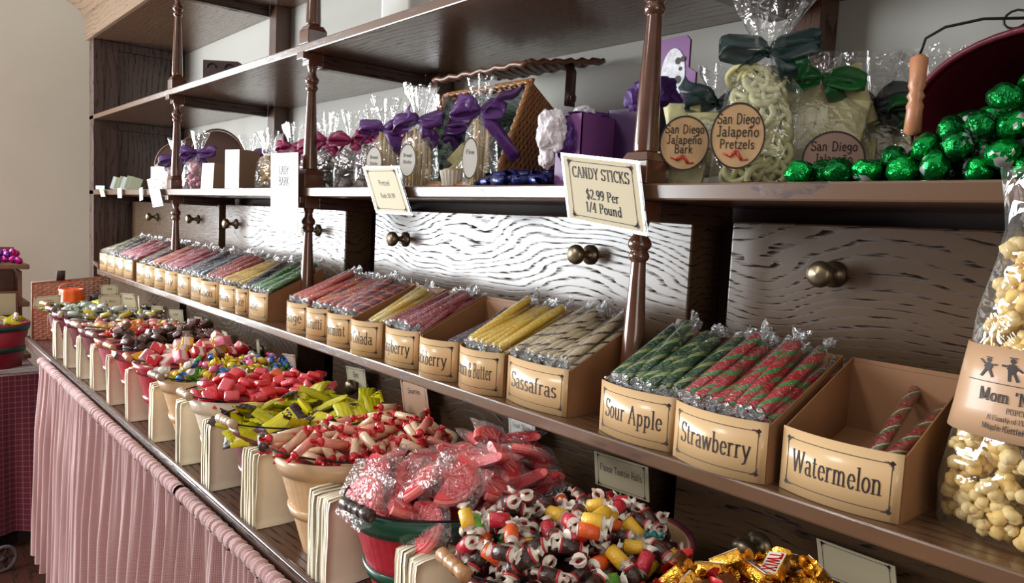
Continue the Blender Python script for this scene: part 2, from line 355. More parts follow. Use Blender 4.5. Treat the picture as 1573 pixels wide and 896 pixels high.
# floor boards
fm=oak('floor_boards', srgb(84,52,40), srgb(40,24,20), 18, 2, 'x', rough=.35, coat=.2, across='y')
sbox('floor', fm, XW, 1.3, -5.2, 1.41, -1.53, -1.45)

def tagpart(o, root):
    o.parent=root; o.location=Vector((0,0,EYE))-root.location; return o
def P(root, name, mb, m, smooth=False, bevel=0, solid=0):
    o=mb.build(name, m, root, smooth, bevel, solid); o.location=Vector((0,0,EYE))-root.location; return o

# ------------------------------------------------------------------ the wooden shelving unit
K=1.131
hutch=empty('shelving_unit', (-1.5,1.0,-.55)); tag(hutch,'tall dark oak shelving unit with turned posts, drawers and three long shelves','shelving')
XL,XR=-4.264,.75
YF=.86; YB=1.285
ZM0,ZM1=.045,.069; ZU0,ZU1=.411,.433; ZT=.797
P(hutch,'shelf_board',MB().box(XL,XR,YF,YB,ZM0,ZM1),OAK_X,bevel=.003)['label']='middle shelf board at eye level'
P(hutch,'shelf_board',MB().box(XL,XR,YF,YB,ZU0,ZU1),OAK_X,bevel=.003)['label']='upper shelf board'
lb=MB(); q=[(-3.62,.76),(XR,.76),(XR,YB),(XL,YB),(XL,.87),(-4.0,.84)]; n=len(q)
lb.add([(x,y,-.302) for x,y in q]+[(x,y,-.281) for x,y in q],[tuple(range(n))[::-1],tuple(range(n,2*n))]+[(i,(i+1)%n,n+(i+1)%n,n+i) for i in range(n)])
P(hutch,'shelf_board',lb,OAK_X,bevel=.003)['label']='deeper lower shelf board under the candy stick boxes'
P(hutch,'top_board',MB().box(XL,XR,YF,YB,ZT,ZT+.03),OAK_X,bevel=.002)
ep=MB().box(XL,XL+.085,YF,YF+.05,-.56,ZT).box(XL+.01,XL+.062,YF+.05,YB,-.56,ZT)
for z0,z1 in ((-.28,ZM0),(ZM1,ZU0),(ZU1,ZT)):
    ep.box(XL+.062,XL+.08,YF+.05,YF+.11,z0,z1).box(XL+.062,XL+.08,YB-.06,YB,z0,z1).box(XL+.062,XL+.08,YF+.11,YB-.06,z0,z0+.04).box(XL+.062,XL+.08,YF+.11,YB-.06,z1-.04,z1)
P(hutch,'end_panel',ep,OAK_U,bevel=.002)
# crown: fascia and stepped moulding, swept along the front and returned at the left end
prof=[(0,ZT),(.014,ZT),(.014,.905),(.025,.912),(.025,.925),(.05,.955),(.085,.99),(.096,1.02),(.124,1.024),(.124,1.063),(0,1.063)]
cr=MB(); n=len(prof); vs=[]
for (o,z) in prof: vs.append((XL-o,YB,z))
for (o,z) in prof: vs.append((XL-o,YF-o,z))
for (o,z) in prof: vs.append((XR,YF-o,z))
fs=[(k*n+i,k*n+(i+1)%n,(k+1)*n+(i+1)%n,(k+1)*n+i) for k in range(2) for i in range(n)]
cr.add(vs,fs+[tuple(range(n)),tuple(range(2*n,3*n))[::-1]])
P(hutch,'crown_moulding',cr,OAK_C)
POSTX=(-2.965,-1.855,-.737,.383); YP=.886
def spindle_mesh(H):
    b=MB(); q=.026
    b.box(-q,q,-q,q,0,.034); vs=[(-q,-q,.034),(q,-q,.034),(q,q,.034),(-q,q,.034),(-.019,-.019,.047),(.019,-.019,.047),(.019,.019,.047),(-.019,.019,.047)]
    b.add(vs,[(0,1,5,4),(1,2,6,5),(2,3,7,6),(3,0,4,7),(4,5,6,7)])
    pr=[(.046/H,.0135),(.14,.0185),(.17,.019),(.45,.0155),(.72,.011),(.73,.0145),(.745,.0162),(.76,.0145),(.77,.012),(.785,.0165),(.80,.0182),(.82,.0165),(.84,.011),(.87,.010),(.90,.013),(.915,.014)]
    b.lathe([(r,f*H) for f,r in pr],18)
    t=.019; b.box(-t,t,-t,t,.91*H,H)
    return b.mesh('spindle',SPINDLE,True)
for z0,z1 in ((-.281,ZM0),(ZM1,ZU0),(ZU1,ZT)):
    me=spindle_mesh(z1-z0)
    for X in POSTX:
        o=place('turned_post',me,hutch,True,.0015); o.location=Vector((X,YP,z0+EYE))-hutch.location
for X in POSTX:
    xr=X+.045
    for z0,z1 in ((ZM1,ZU0),(ZU1,ZT)):
        P(hutch,'rear_post',MB().box(xr-.032,xr+.032,YB-.06,YB-.002,z0,z1),OAK_Z,bevel=.002)
        P(hutch,'bearer_rail',MB().box(X-.016,X+.016,YP+.02,YB-.06,z1-.034,z1),OAK_Y,bevel=.002)
    P(hutch,'bearer_rail',MB().box(X-.018,X+.018,YP+.02,1.10,.014,ZM0),OAK_Y,bevel=.002)
# square blocks where each post meets the shelf edges
for X in POSTX:
    for z in (ZU0,ZM0):
        P(hutch,'corner_block',MB().box(X-.02,X+.02,YF-.009,YP-.02,z-.018,z),SPINDLE,bevel=.002)
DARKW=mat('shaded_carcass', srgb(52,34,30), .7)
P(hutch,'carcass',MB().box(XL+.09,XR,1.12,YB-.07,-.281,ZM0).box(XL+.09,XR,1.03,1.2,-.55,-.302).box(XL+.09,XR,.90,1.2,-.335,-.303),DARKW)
def knob_mesh():
    b=MB(); M=Matrix.Rotation(pi/2,4,'X')
    pr=[(.0001,0),(.017,0),(.0175,.003),(.010,.006),(.0065,.012),(.0055,.018),(.0075,.023),(.013,.0265),(.0165,.031),(.0172,.036),(.0155,.041),(.010,.0445),(.0001,.046)]
    b.lathe([(r*1.08,h*1.1) for r,h in pr],18,M); return b.mesh('knob',BRASS,True)
KN=knob_mesh()
def drawer(x0,x1,y,z0,z1,knobs,depth=.085):
    d=P(hutch,'drawer',MB().box(x0,x1,y,y+depth,z0,z1),OAK_D,bevel=.003)
    for kx,kz in knobs:
        k=place('knob',KN,d); k.location=(kx,y,kz)
for a in ((-4.15,-2.927,((-3.72,-.047),(-3.155,-.042))),(-2.854,-1.921,((-2.745,-.048),(-2.09,-.046))),(-1.760,-.747,((-1.610,-.050),(-.973,-.049))),(-.673,.315,((-.505,-.047),(.11,-.048)))):
    drawer(a[0],a[1],1.03,-.278,.022,a[2])
for a in ((-4.15,-2.96,((-3.28,-.415),)),(-2.88,-1.934,((-2.75,-.415),(-2.18,-.414))),(-1.727,-.700,((-1.56,-.400),(-.965,-.392))),(-.652,.32,((-.51,-.410),(.12,-.41)))):
    drawer(a[0],a[1],.90,-.546,-.337,a[2])

# ------------------------------------------------------------------ base counter with its bead edge and pink skirts
ctr=empty('base_counter',(-1.4,.7,-1.45)); tag(ctr,'long waist-high dark oak counter carrying the candy baskets in front of the drawers','counter')
CT=oak('counter_oak', srgb(84,56,46), srgb(38,24,22), 60, 4, 'x', rough=.3, coat=.35, across='y')
P(ctr,'counter_top',MB().box(-3.56,XR,.485,1.2,-.585,-.55),CT,bevel=.004)
P(ctr,'edge_bead',MB().tube([(-3.54,.497,-.549),(XR,.497,-.549)],.0065,10),mat('polished_bead',srgb(86,62,56),.12,coat=1),True)
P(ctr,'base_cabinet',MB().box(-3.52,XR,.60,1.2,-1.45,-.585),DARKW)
rod=MB().tube([(-3.06,.462,-.556),(XR,.462,-.556)],.0055,10)
tag(rod.build('curtain_rod',BLACKM,None,True),'thin dark metal rod under the counter edge carrying the pink skirts','curtain rod')
def gingham(name, c1, c2, s, thr=.5):
    m=bpy.data.materials.new(name); m.use_nodes=True; nt=m.node_tree; b=nt.nodes['Principled BSDF']; L=nt.links
    uv=nt.nodes.new('ShaderNodeUVMap'); sp=nt.nodes.new('ShaderNodeSeparateXYZ'); L.new(uv.outputs[0],sp.inputs[0])
    def line(o):
        f=math_node(nt,'FRACT',math_node(nt,'MULTIPLY',o,s)); return math_node(nt,'GREATER_THAN',f,thr)
    v=math_node(nt,'MULTIPLY',math_node(nt,'ADD',line(sp.outputs[0]),line(sp.outputs[1])),.5)
    mx=nt.nodes.new('ShaderNodeMix'); mx.data_type='RGBA'; L.new(v,mx.inputs[0]); mx.inputs[6].default_value=(*c1,1); mx.inputs[7].default_value=(*c2,1)
    L.new(mx.outputs[2],b.inputs['Base Color']); b.inputs['Roughness'].default_value=.85; b.inputs['Sheen Weight'].default_value=.3
    _mats[name]=m; return m
PINK=gingham('pink_gingham', srgb(152,104,102), srgb(192,158,156), 330)
def add_uv(me, fn):
    uv=me.uv_layers.new(name='UVMap')
    for l in me.loops:
        uv.data[l.index].uv=fn(me.vertices[l.vertex_index].index)
def curtain(x0,x1,zt,hem,seed,label):
    """skirt gathered on the rod: tight pleats at the heading that open into soft folds"""
    rnd=random.Random(seed); L=x1-x0; nu=int(L*340); nv=26; b=MB(); uvs=[]
    ph=[rnd.uniform(0,6.3) for _ in range(8)]
    def fold(u,v):
        s=u*L
        big=sin(s*2*pi/.085+ph[0]+1.2*sin(s*9+ph[1])+.6*v*sin(s*5+ph[4]))
        mid=sin(s*2*pi/.043+ph[2]+1.5*sin(s*7+ph[3]))
        small=sin(s*2*pi/.017+ph[5]+1.1*sin(s*11+ph[6]))
        a=min(1,v*3)
        return .016*big*(.25+.75*a)+.008*mid*(.5+.5*a)+.0035*small*(1-.75*a)
    rows=[]
    for j in range(nv):
        v=j/(nv-1)
        for i in range(nu):
            u=i/(nu-1); x=x0+L*u
            z=zt+(hem(u)-zt)*v
            y=.462+.013+fold(u,v)-.018*v - .012
            x+= .006*sin(v*9+u*40)*v
            rows.append((x,y-.006,z)); uvs.append((u*L*1.9,(zt-z)))
    b.v=rows; b.f=[(j*nu+i,j*nu+i+1,(j+1)*nu+i+1,(j+1)*nu+i) for j in range(nv-1) for i in range(nu-1)]; b.m=[0]*len(b.f)
    me=b.mesh('curtain_skirt',PINK); add_uv(me,lambda k:uvs[k])
    root=place('curtain_skirt',me,None); tag(root,label,'curtain','pink gathered skirts below the counter')
    # shirred sleeve round the rod
    hb=MB(); nr=int(L*300); m=10; vs=[]; uv2=[]
    for i in range(nr):
        s=i/(nr-1)*L; r=.0125+.0013*sin(s*2*pi/.0125+ph[5]+sin(s*31))+.0012*sin(s*2*pi/.029+ph[6])
        for k in range(m):
            a=2*pi*k/m; vs.append((x0+s+.002*sin(a+s*300),.462+r*cos(a),-.556+r*sin(a))); uv2.append((s*1.9,k/m*.08))
    hb.add(vs,[(i*m+k,i*m+(k+1)%m,(i+1)*m+(k+1)%m,(i+1)*m+k) for i in range(nr-1) for k in range(m)])
    hm=hb.mesh('rod_sleeve',PINK); add_uv(hm,lambda k:uv2[k]); o=bpy.data.objects.new('rod_sleeve',hm); C.objects.link(o); o.parent=root
    return root
curtain(-3.03,-2.31,-.563,lambda u:-1.225+.0*u if u<.5 else -1.225+.05*(u-.5),3,'pink gingham skirt panel beside the red cloth table, farthest of the gathered skirts')
curtain(-2.55,-1.508,-.563,lambda u:-1.42,5,'pink gingham skirt panel in the middle, hanging left of the dark gap')
curtain(-1.492,.5,-.563,lambda u:-1.42,8,'pink gingham skirt panel nearest the camera, below the big red basket')
# ------------------------------------------------------------------ candy sticks in kraft boxes on the lower shelf
SH_LOW=-.281
def stripe(name, base, stripes, pitch=34, starts=2, axis='y', rough=.25):
    """helical stripes: stripes = [(from,to,colour)] in 0..1 of the pitch"""
    if name in _mats: return _mats[name]
    m=bpy.data.materials.new(name); m.use_nodes=True; nt=m.node_tree; b=nt.nodes['Principled BSDF']; L=nt.links
    tc=nt.nodes.new('ShaderNodeTexCoord'); sp=nt.nodes.new('ShaderNodeSeparateXYZ'); L.new(tc.outputs['Object'],sp.inputs[0])
    an=math_node(nt,'MULTIPLY',math_node(nt,'ARCTAN2',sp.outputs[2],sp.outputs[0]),starts/(2*pi))
    f=math_node(nt,'FRACT',math_node(nt,'ADD',math_node(nt,'MULTIPLY',sp.outputs[1],pitch*.66),math_node(nt,'ADD',an,10)))
    cur=None
    prev=(*base,1)
    for lo,hi,c in stripes:
        k=math_node(nt,'MULTIPLY',math_node(nt,'GREATER_THAN',f,lo),math_node(nt,'LESS_THAN',f,hi))
        mx=nt.nodes.new('ShaderNodeMix'); mx.data_type='RGBA'; L.new(k,mx.inputs[0])
        if cur is None: mx.inputs[6].default_value=prev
        else: L.new(cur,mx.inputs[6])
        mx.inputs[7].default_value=(*c,1); cur=mx.outputs[2]
    if cur is not None: L.new(cur,b.inputs['Base Color'])
    else: b.inputs['Base Color'].default_value=prev
    b.inputs['Roughness'].default_value=rough; b.inputs['Coat Weight'].default_value=.5; b.inputs['Coat Roughness'].default_value=.15
    _mats[name]=m; return m
R_=srgb
FL={ 'sour apple':(R_(16,84,36),[(.0,.28,R_(150,166,96)),(.5,.62,R_(10,40,22))],36),
 'strawberry':(R_(184,26,36),[(.0,.32,R_(64,134,58))],38),
 'watermelon':(R_(150,32,36),[(.0,.2,R_(60,110,60)),(.2,.3,R_(210,210,160))],44),
 'sassafras':(R_(206,188,150),[(.0,.2,R_(62,30,28))],42),
 'butter':(R_(236,190,30),[(.0,.12,R_(246,214,90))],20),
 'blackberry':(R_(52,34,52),[(.0,.2,R_(100,80,100))],30),
 'raspberry':(R_(150,24,44),[(.0,.15,R_(110,18,36))],26),
 'colada':(R_(232,190,60),[(.0,.35,R_(240,224,150))],20),
 'peppermint':(R_(196,84,68),[(.0,.35,R_(120,96,120)),(.5,.6,R_(230,200,190))],46),
 'tutti':(R_(205,44,52),[(.0,.2,R_(220,150,50)),(.35,.5,R_(90,110,70)),(.6,.7,R_(150,110,140))],22),
 'orange':(R_(206,72,44),[(.0,.2,R_(160,46,40))],24),
 'lime':(R_(34,110,44),[(.0,.2,R_(90,150,60))],26),
 'licorice':(R_(44,42,50),[(.0,.2,R_(110,108,116))],30),
 'lemon':(R_(226,186,56),[(.0,.25,R_(190,140,50))],26),
 'cinnamon':(R_(180,58,44),[(.0,.2,R_(130,40,40))],26),
 'blueberry':(R_(46,52,74),[(.0,.25,R_(96,104,124))],30),
 'grape':(R_(60,52,66),[(.0,.25,R_(126,112,130))],30),
 'cherry':(R_(176,50,70),[(.0,.3,R_(200,130,150))],34),
 'bubble':(R_(190,70,84),[(.0,.25,R_(214,150,156))],34),
 'peach':(R_(214,104,82),[(.0,.25,R_(226,160,140))],30),
 'cola':(R_(84,62,62),[(.0,.3,R_(150,136,136))],34),
 'root':(R_(70,62,62),[(.0,.3,R_(140,134,126))],34),
 'banana':(R_(168,160,100),[(.0,.35,R_(60,56,52))],34)}
SL,SR=.140,.0070
def tuft(b, y, sgn, r, rnd, L=.016):
    n=12; vs=[]
    for j,(t,rr) in enumerate(((0,.9),(.25,.35),(.4,.42),(.7,1.15),(1.0,1.55))):
        for k in range(n):
            a=2*pi*k/n; q=r*rr*(1+(rnd.uniform(-.35,.35) if t>.3 else 0)); vs.append((q*cos(a),y+sgn*L*(t+(rnd.uniform(-.12,.12) if t>.6 else 0)),q*sin(a)*(.55 if t>.3 else 1)))
    b.add(vs,[(i*n+k,i*n+(k+1)%n,(i+1)*n+(k+1)%n,(i+1)*n+k) for i in range(4) for k in range(n)])
_r0=random.Random(11)
WR=[]
for q in range(3):
    b=MB(); b.cur=0; b.tube([(0,-.003,0),(0,SL*.3,0),(0,SL*.7,0),(0,SL+.003,0)],SR*1.16,10,False)
    b.cur=1; tuft(b,-.003,-1,SR*.95,_r0,.009); tuft(b,SL+.003,1,SR*1.05,_r0,.02); WR.append(b.mesh('wrapper',[WRAPC,TUFT],True))
STM={}
def stick_proto(fl, label):
    if fl not in STM:
        base,ss,pitch=FL[fl]; m=stripe('candy_'+fl.replace(' ','_'),base,ss,pitch)
        b=MB(); b.tube([(0,0,0),(0,.001,0),(0,SL*.5,0),(0,SL-.001,0),(0,SL,0)],[SR*.7,SR,SR,SR,SR*.7],12); STM[fl]=b.mesh('candy_stick',m,True)
    return STM[fl]
STMESH=None
def basis_mat(loc, yv, rot=0):
    y=Vector(yv).normalized(); x=y.cross(Vector((0,0,1))).normalized(); z=x.cross(y)
    M=Matrix((( x.x,y.x,z.x,loc[0]),(x.y,y.y,z.y,loc[1]),(x.z,y.z,z.z,loc[2]+EYE),(0,0,0,1)))
    return M@Matrix.Rotation(rot,4,'Y')
TH=radians(24.5)
def stick_box(xl,xr,yf,word,fl,flname,where,layers=3,xr0=0,xr1=1,drop=0,bulge=.014,count=None,seed=1,near=True,yaw=0,band=True):
    w=xr-xl; cx=(xl+xr)/2; rnd=random.Random(seed); D=.935-yf; hf=.069; hb=.137
    root=empty('stick_box',(cx,yf,SH_LOW),yaw); tag(root,where,'box','kraft boxes of candy sticks on the lower shelf')
    b=MB(); h=w/2; e=.0009
    b.sheet(lambda i,j:(-h,[0,D][i],[0,(hf,hb)[i]][j]),2,2); b.sheet(lambda i,j:(h,[D,0][i],[0,(hb,hf)[i]][j]),2,2)
    b.sheet(lambda i,j:([-h,h][i],D,[0,hb][j]),2,2)
    b.sheet(lambda i,j:([-h,h][i],D-.003,[0,hb*.96][j]),2,2)
    rz=.012+ (.0 if layers<2 else .0)
    b.sheet(lambda i,j:([-h,h][i],[0.002,D][j],[.004,.004+D*.30][j]),2,2)
    b.build('carton',KRAFT,root,False,solid=.0016)
    # bowed front card
    def front(x,z,off=0):
        u=max(-1,min(1,x/h)); return (x,-bulge*(1-u*u)-off-.0012,z)
    fb=MB(); N=16
    fb.sheet(lambda i,j:front(-h+w*i/(N-1),[.0006,hf+.003][j]),N,2)
    fp=fb.build('front_card',LABELP,root,True,solid=.0011); 
    fh=hf+.003
    Q=shift(border_quads(w*.86,fh*.70,.0008),0,fh/2)
    T=centred(word,.024,fh/2-.010,0,True,w*.76,.85)
    lm=letter_mesh(Q+T,lambda x,y:front(x,y,.0009)); lo=place('lettering',lm,fp,False); lo.location=(0,0,0)
    # sticks
    me=stick_proto(fl,flname); cols=int(w*(xr1-xr0)/(.0152 if near else .0175))
    Mroot=Matrix.Translation((cx,yf,0))@Matrix.Rotation(yaw,4,'Z')
    k=0
    for lay in range(layers):
        for c in range(cols):
            if lay==0 and layers>1 and rnd.random()<.55: continue
            if count is not None and k>=count: break
            X=-h+.010+ w*xr0 + (w*(xr1-xr0)-.020)*(c+.5*(lay%2)*.9)/max(1,cols-.5)+rnd.uniform(-.003,.003)
            X=min(max(X,-h+.009),h-.009)
            n=(layers-1-lay)*(-.0122)+ (.004 if layers>1 else 0)-drop + rnd.uniform(-.001,.002)
            th=TH+rnd.uniform(-.09,.08); yy=.013+rnd.uniform(-.005,.008)-bulge*.3*(1-(X/h)**2)
            if lay==layers-1: pass
            p=Vector((X,yy-n*sin(TH),SH_LOW+.076+n*cos(TH)))
            ax=Vector((rnd.uniform(-.11,.11),cos(th),sin(th)))
            p=Mroot@p; ax=Matrix.Rotation(yaw,3,'Z')@ax
            o=bpy.data.objects.new('candy_stick',me); C.objects.link(o); o.matrix_world=basis_mat(p,ax,rnd.uniform(0,6))
            tag(o,flname,'candy stick','candy sticks in the box '+(word if near else where)[:40])
            wo_=bpy.data.objects.new('wrapper',WR[k%3]); C.objects.link(wo_); wo_.parent=o; wo_.rotation_euler=(0,rnd.uniform(0,3),0)
            k+=1
    return root
BX=[
 (-.424,-.294,.782,'Watermelon','watermelon','red, green and cream striped candy stick, lying nearly alone in the Watermelon box','kraft box labelled Watermelon, almost empty, nearest to the popcorn bag',1,.55,.97,.032,.012,2),
 (-.565,-.437,.772,'Strawberry','strawberry','red candy stick with green stripes in the Strawberry box','kraft box labelled Strawberry, full of red and green sticks',3,0,1,0,.016,None),
 (-.699,-.570,.780,'Sour Apple','sour apple','dark green candy stick with pale stripes in the Sour Apple box','kraft box labelled Sour Apple, full of dark green sticks',3,0,1,0,.014,None),
 (-.907,-.770,.785,'Sassafras','sassafras','cream candy stick with thin dark brown stripes in the Sassafras box','kraft box labelled Sassafras, full of cream and brown sticks, left of the nearest post',3,0,1,0,.012,None),
 (-1.037,-.918,.785,'Popcorn & Butter','butter','plain bright yellow candy stick in the box labelled & Butter','kraft box whose label ends in & Butter, full of yellow sticks',3,0,1,0,.026,None),
 (-1.157,-1.042,.785,'Blackberry','blackberry','dark purple candy stick low in the half-empty box beside the yellow sticks','half-empty kraft box with a shiny bowed label between the Raspberry and Butter boxes',2,.5,1,.018,.03,5),
 (-1.283,-1.166,.785,'Raspberry','raspberry','dark red candy stick in the Raspberry box','kraft box whose label ends in berry, filled with dark red sticks',3,0,1,0,.022,None),
 (-1.413,-1.297,.785,'Pina Colada','colada','yellow candy stick in the half-empty Colada box','half-empty kraft box whose label ends in Colada, a few yellow sticks inside',2,.3,1,.016,.03,7),
 (-1.521,-1.415,.785,'Peppermint','peppermint','orange-red candy stick with grey stripes in the Peppermint box','kraft box whose label ends in mint, with striped orange-red and grey sticks',3,0,1,0,.026,None),
 (-1.622,-1.523,.785,'Tutti Frutti','tutti','red candy stick with yellow and green bands','kraft box with multicoloured red, yellow and green sticks, two left of the Colada box',3,0,1,0,.026,None),
 (-1.738,-1.626,.785,'Orange','orange','orange-red candy stick in the box right of the second turned post','kraft box whose label ends in ange, with orange-red sticks, right of the middle turned post',3,0,1,0,.022,None),
 (-1.985,-1.862,.785,'Lime','lime','green candy stick in the box left of the middle turned post','kraft box full of green sticks left of the middle turned post',2,0,1,0,.016,None),
 (-2.060,-1.990,.785,'Licorice','licorice','black and grey candy stick in the box next to the green sticks','kraft box with a few black sticks between the green and yellow ones',2,0,1,.004,.02,None),
 (-2.200,-2.075,.785,'Lemon','lemon','yellow candy stick in the box beside the black and orange ones','kraft box full of yellow sticks, far half of the lower shelf',2,0,1,0,.02,None),
 (-2.330,-2.210,.785,'Cinnamon','cinnamon','rust red candy stick next to the far yellow ones','kraft box with rust red sticks left of the far yellow sticks',2,0,1,0,.03,None),
 (-2.455,-2.335,.785,'Blueberry','blueberry','dark blue-grey candy stick left of the rust red ones','kraft box with dark blue-grey sticks left of the rust red ones',2,0,1,.0,.016,None),
 (-2.575,-2.460,.785,'Grape','grape','dark violet-grey candy stick near the far turned post','kraft box with violet-grey sticks just right of the far turned post',2,0,1,0,.02,None),
 (-2.700,-2.585,.785,'Cherry','cherry','crimson and pink candy stick near the far turned post','kraft box with crimson and pink sticks at the far turned post',2,0,1,0,.024,None),
 (-2.820,-2.705,.785,'Bubble Gum','bubble','pink-red candy stick left of the far turned post','kraft box with pink-red sticks left of the far turned post',2,0,1,0,.024,None),
 (-2.940,-2.825,.785,'Peach','peach','peach coloured candy stick in the far boxes','kraft box with peach coloured sticks beyond the far turned post',2,0,1,0,.024,None),
 (-3.060,-2.945,.785,'Cola','cola','brown and silver candy stick beside the gap in the far boxes','kraft box with brown and silver sticks, first right of the gap in the far row',2,0,1,.002,.02,None),
 (-3.270,-3.140,.785,'Cherry Cola','cherry','crimson and pink candy stick left of the gap in the far row','kraft box with crimson sticks, first left of the gap in the far row',2,0,1,0,.014,None),
 (-3.400,-3.275,.785,'Plum','bubble','pink-red candy stick in the third box from the shelf end','kraft box with pink-red sticks, third from the far shelf end',2,0,1,0,.014,None),
 (-3.530,-3.405,.785,'Root Beer','root','grey-brown candy stick in the second box from the shelf end','kraft box with grey-brown sticks, second from the far shelf end',2,0,1,.0,.014,None),
 (-3.665,-3.540,.785,'Banana','banana','yellowish and black candy stick in the last box at the far end','kraft box with yellowish and black sticks, last at the far shelf end',2,0,1,0,.014,None)]
for i,(a,b_,yf,word,fl,fln,where,ly,x0,x1,dr,bu,cnt) in enumerate(BX):
    stick_box(a,b_,yf,word,fl,fln,where,ly,x0,x1,dr,bu,cnt,seed=20+i,near=i<11)

# ------------------------------------------------------------------ price cards
def card(key, ctr, u, v, label, lines=(), m=None, yaw=0, name='price_card', serif=False, sleeve=False, size=None, parent_cat='card', ornate=True, hs=None, border=True, thick=.0016):
    U=Vector((u[0],0,u[1])); V=Vector((v[0],0,v[1])); w=U.length; h=V.length
    if yaw: U=Matrix.Rotation(yaw,3,'Z')@U; V=Matrix.Rotation(yaw,3,'Z')@V
    root=empty(name,ctr); tag(root,label,parent_cat)
    u_=U/w; v_=V/h; nrm=u_.cross(v_).normalized()     # points to +y side
    if nrm.y>0: nrm=-nrm
    pt=lambda x,y,o=0: u_*x+v_*y+nrm*o
    b=MB(); t=thick
    vs=[pt(x,y,o) for o in (0,-t) for x,y in ((-w/2,-h/2),(w/2,-h/2),(w/2,h/2),(-w/2,h/2))]
    b.add(vs,[(0,1,2,3),(7,6,5,4),(0,4,5,1),(1,5,6,2),(2,6,7,3),(3,7,4,0)]); b.build('card_board',m or CARDP,root,False)
    if sleeve:
        s=.005; b=MB()
        for x0,x1,y0,y1 in ((-w/2-s,w/2+s,h/2,h/2+s),(-w/2-s,w/2+s,-h/2-s,-h/2),(-w/2-s,-w/2,-h/2,h/2),(w/2,w/2+s,-h/2,h/2)):
            vs=[pt(x,y,o) for o in (.001,-t-.001) for x,y in ((x0,y0),(x1,y0),(x1,y1),(x0,y1))]
            b.add(vs,[(0,1,2,3),(7,6,5,4),(0,4,5,1),(1,5,6,2),(2,6,7,3),(3,7,4,0)])
        b.build('clear_sleeve_edge',film('sleeve_film',amount=.05,edge=.15,bstr=.1,haze=.1),root,False)
    Q=border_quads(w*.86,h*.86,max(.0006,min(w,h)*.011),ornate) if border else []
    for (txt,hh,yy) in lines: Q+=centred(txt,hh*h,yy*h,0,serif,w*.78)
    if Q: letter=place('lettering',letter_mesh(Q,lambda x,y:pt(x,y,.0006)),root,False); letter.location=(0,0,0)
    return root
card('cs',(-0.777,0.839,0.055),(0.150,-0.017),(-0.023,0.097),'cream card reading CANDY STICKS in a clear sleeve, tilted on the shelf edge',(('CANDY STICKS',.17,.18),('$2.99 Per',.15,-.14),('1/4 Pound',.15,-.34)),serif=True,sleeve=True)
card('c2',(-1.400,0.843,0.060),(0.130,-0.002),(-0.060,0.093),'cream card hanging from the shelf edge below the purple-ribboned bags',(('Pretzel',.12,.1),('Rods $4.99',.10,-.18)),sleeve=True)
card('c3',(-1.915,0.843,0.057),(0.170,-0.005),(-0.009,0.202),'tall white paper sign hanging on the shelf edge left of the middle post',(('LADY',.11,.22),('BARK',.11,.08)),m=WHITECARD,serif=True,border=False)
card('c4',(-3.080,0.843,0.055),(0.130,0.008),(-0.085,0.107),'white card dangling from the shelf edge near the far post',(('Fudge',.14,.1),('$3',.14,-.2)),m=WHITECARD)
card('t1',(-3.940,0.848,0.053),(0.079,0.001),(-0.040,0.037),'small beige paper tab at the far left end of the middle shelf',border=False)
card('t2',(-3.624,0.848,0.052),(0.068,0.000),(-0.007,0.042),'small white paper tab below the green leaflets',m=WHITECARD,border=False)
card('t3',(-3.288,0.848,0.048),(0.045,0.006),(-0.006,0.050),'small white pointed tab left of the dangling white card',m=WHITECARD,border=False)
SG='behind the candy baskets'
def stake(root,h,t=.0018):
    MB().tube([(0,.0025,0),(0,.0025,-h)],t,6).build('stake',mat('wood_stake',srgb(196,160,116),.6),root)
def pcard(ctr,u,v,label,lines,yaw=0,m=None,st=.13,serif=False):
    r=card('s',ctr,u,v,label,lines,m,yaw,serif=serif); stake(r,min(st,ctr[2]+.549)); return r
pcard((-0.739,0.879,-0.378),(0.109,0.004),(-0.007,0.052),'cream card reading Flavor Tootsie Rolls behind the heaped multicoloured roll candies',(('Flavor Tootsie Rolls',.2,.0),))
pcard((-0.373,0.879,-0.386),(0.093,0.000),(-0.008,0.043),'cream bordered card behind the gold-wrapped chocolates',())
pcard((-0.966,0.874,-0.366),(0.070,0.003),(-0.008,0.061),'pale card standing behind the pink fruit slices',(('Fruit Slices',.14,.12),),m=WHITECARD)
pcard((-1.308,0.874,-0.375),(0.098,0.011),(-0.021,0.075),'peach coloured card reading Smarties behind the red and white rolls',(('Smarties',.14,.12),),m=mat('peach_card',srgb(226,178,148),.45))
pcard((-1.556,0.874,-0.383),(0.089,0.006),(-0.016,0.056),'cream card with two lines behind the yellow packets',(('Dots',.22,.1),('Box',.22,-.2)))
pcard((-1.925,0.874,-0.417),(0.081,0.009),(-0.015,0.068),'pale card reading Cherry behind the red gummy squares',(('Cherry',.12,.1),),m=mat('rose_card',srgb(224,196,178),.5))
pcard((-2.142,0.874,-0.397),(0.023,0.001),(-0.008,0.043),'narrow cream card seen between the two brass knobs of the lower drawer',())
pcard((-2.411,0.874,-0.404),(0.049,0.000),(-0.010,0.031),'small cream card behind the square chewy candies',())
pcard((-2.666,0.874,-0.396),(0.078,0.006),(-0.016,0.045),'cream card behind the brown chocolates, left of a brass knob',(('Fudge',.2,0),))
pcard((-2.907,0.874,-0.402),(0.078,0.006),(-0.009,0.052),'cream card at the dark gap between the lower drawers',(('Carmel',.16,.1),),yaw=.35)
pcard((-3.148,0.874,-0.420),(0.062,0.003),(-0.004,0.062),'cream card right of the far knob of the lower drawers',(('Toffee',.16,.1),),yaw=.5)
pcard((-2.965,0.760,-0.365),(0.016,0.001),(-0.022,0.072),'cream card seen edge-on, leaning over the silver mints',())
pcard((-2.942,0.720,-0.343),(0.055,0.000),(-0.012,0.054),'cream card leaning beside the Mints card',(('Toffee Mix',.13,.1),),yaw=.7)
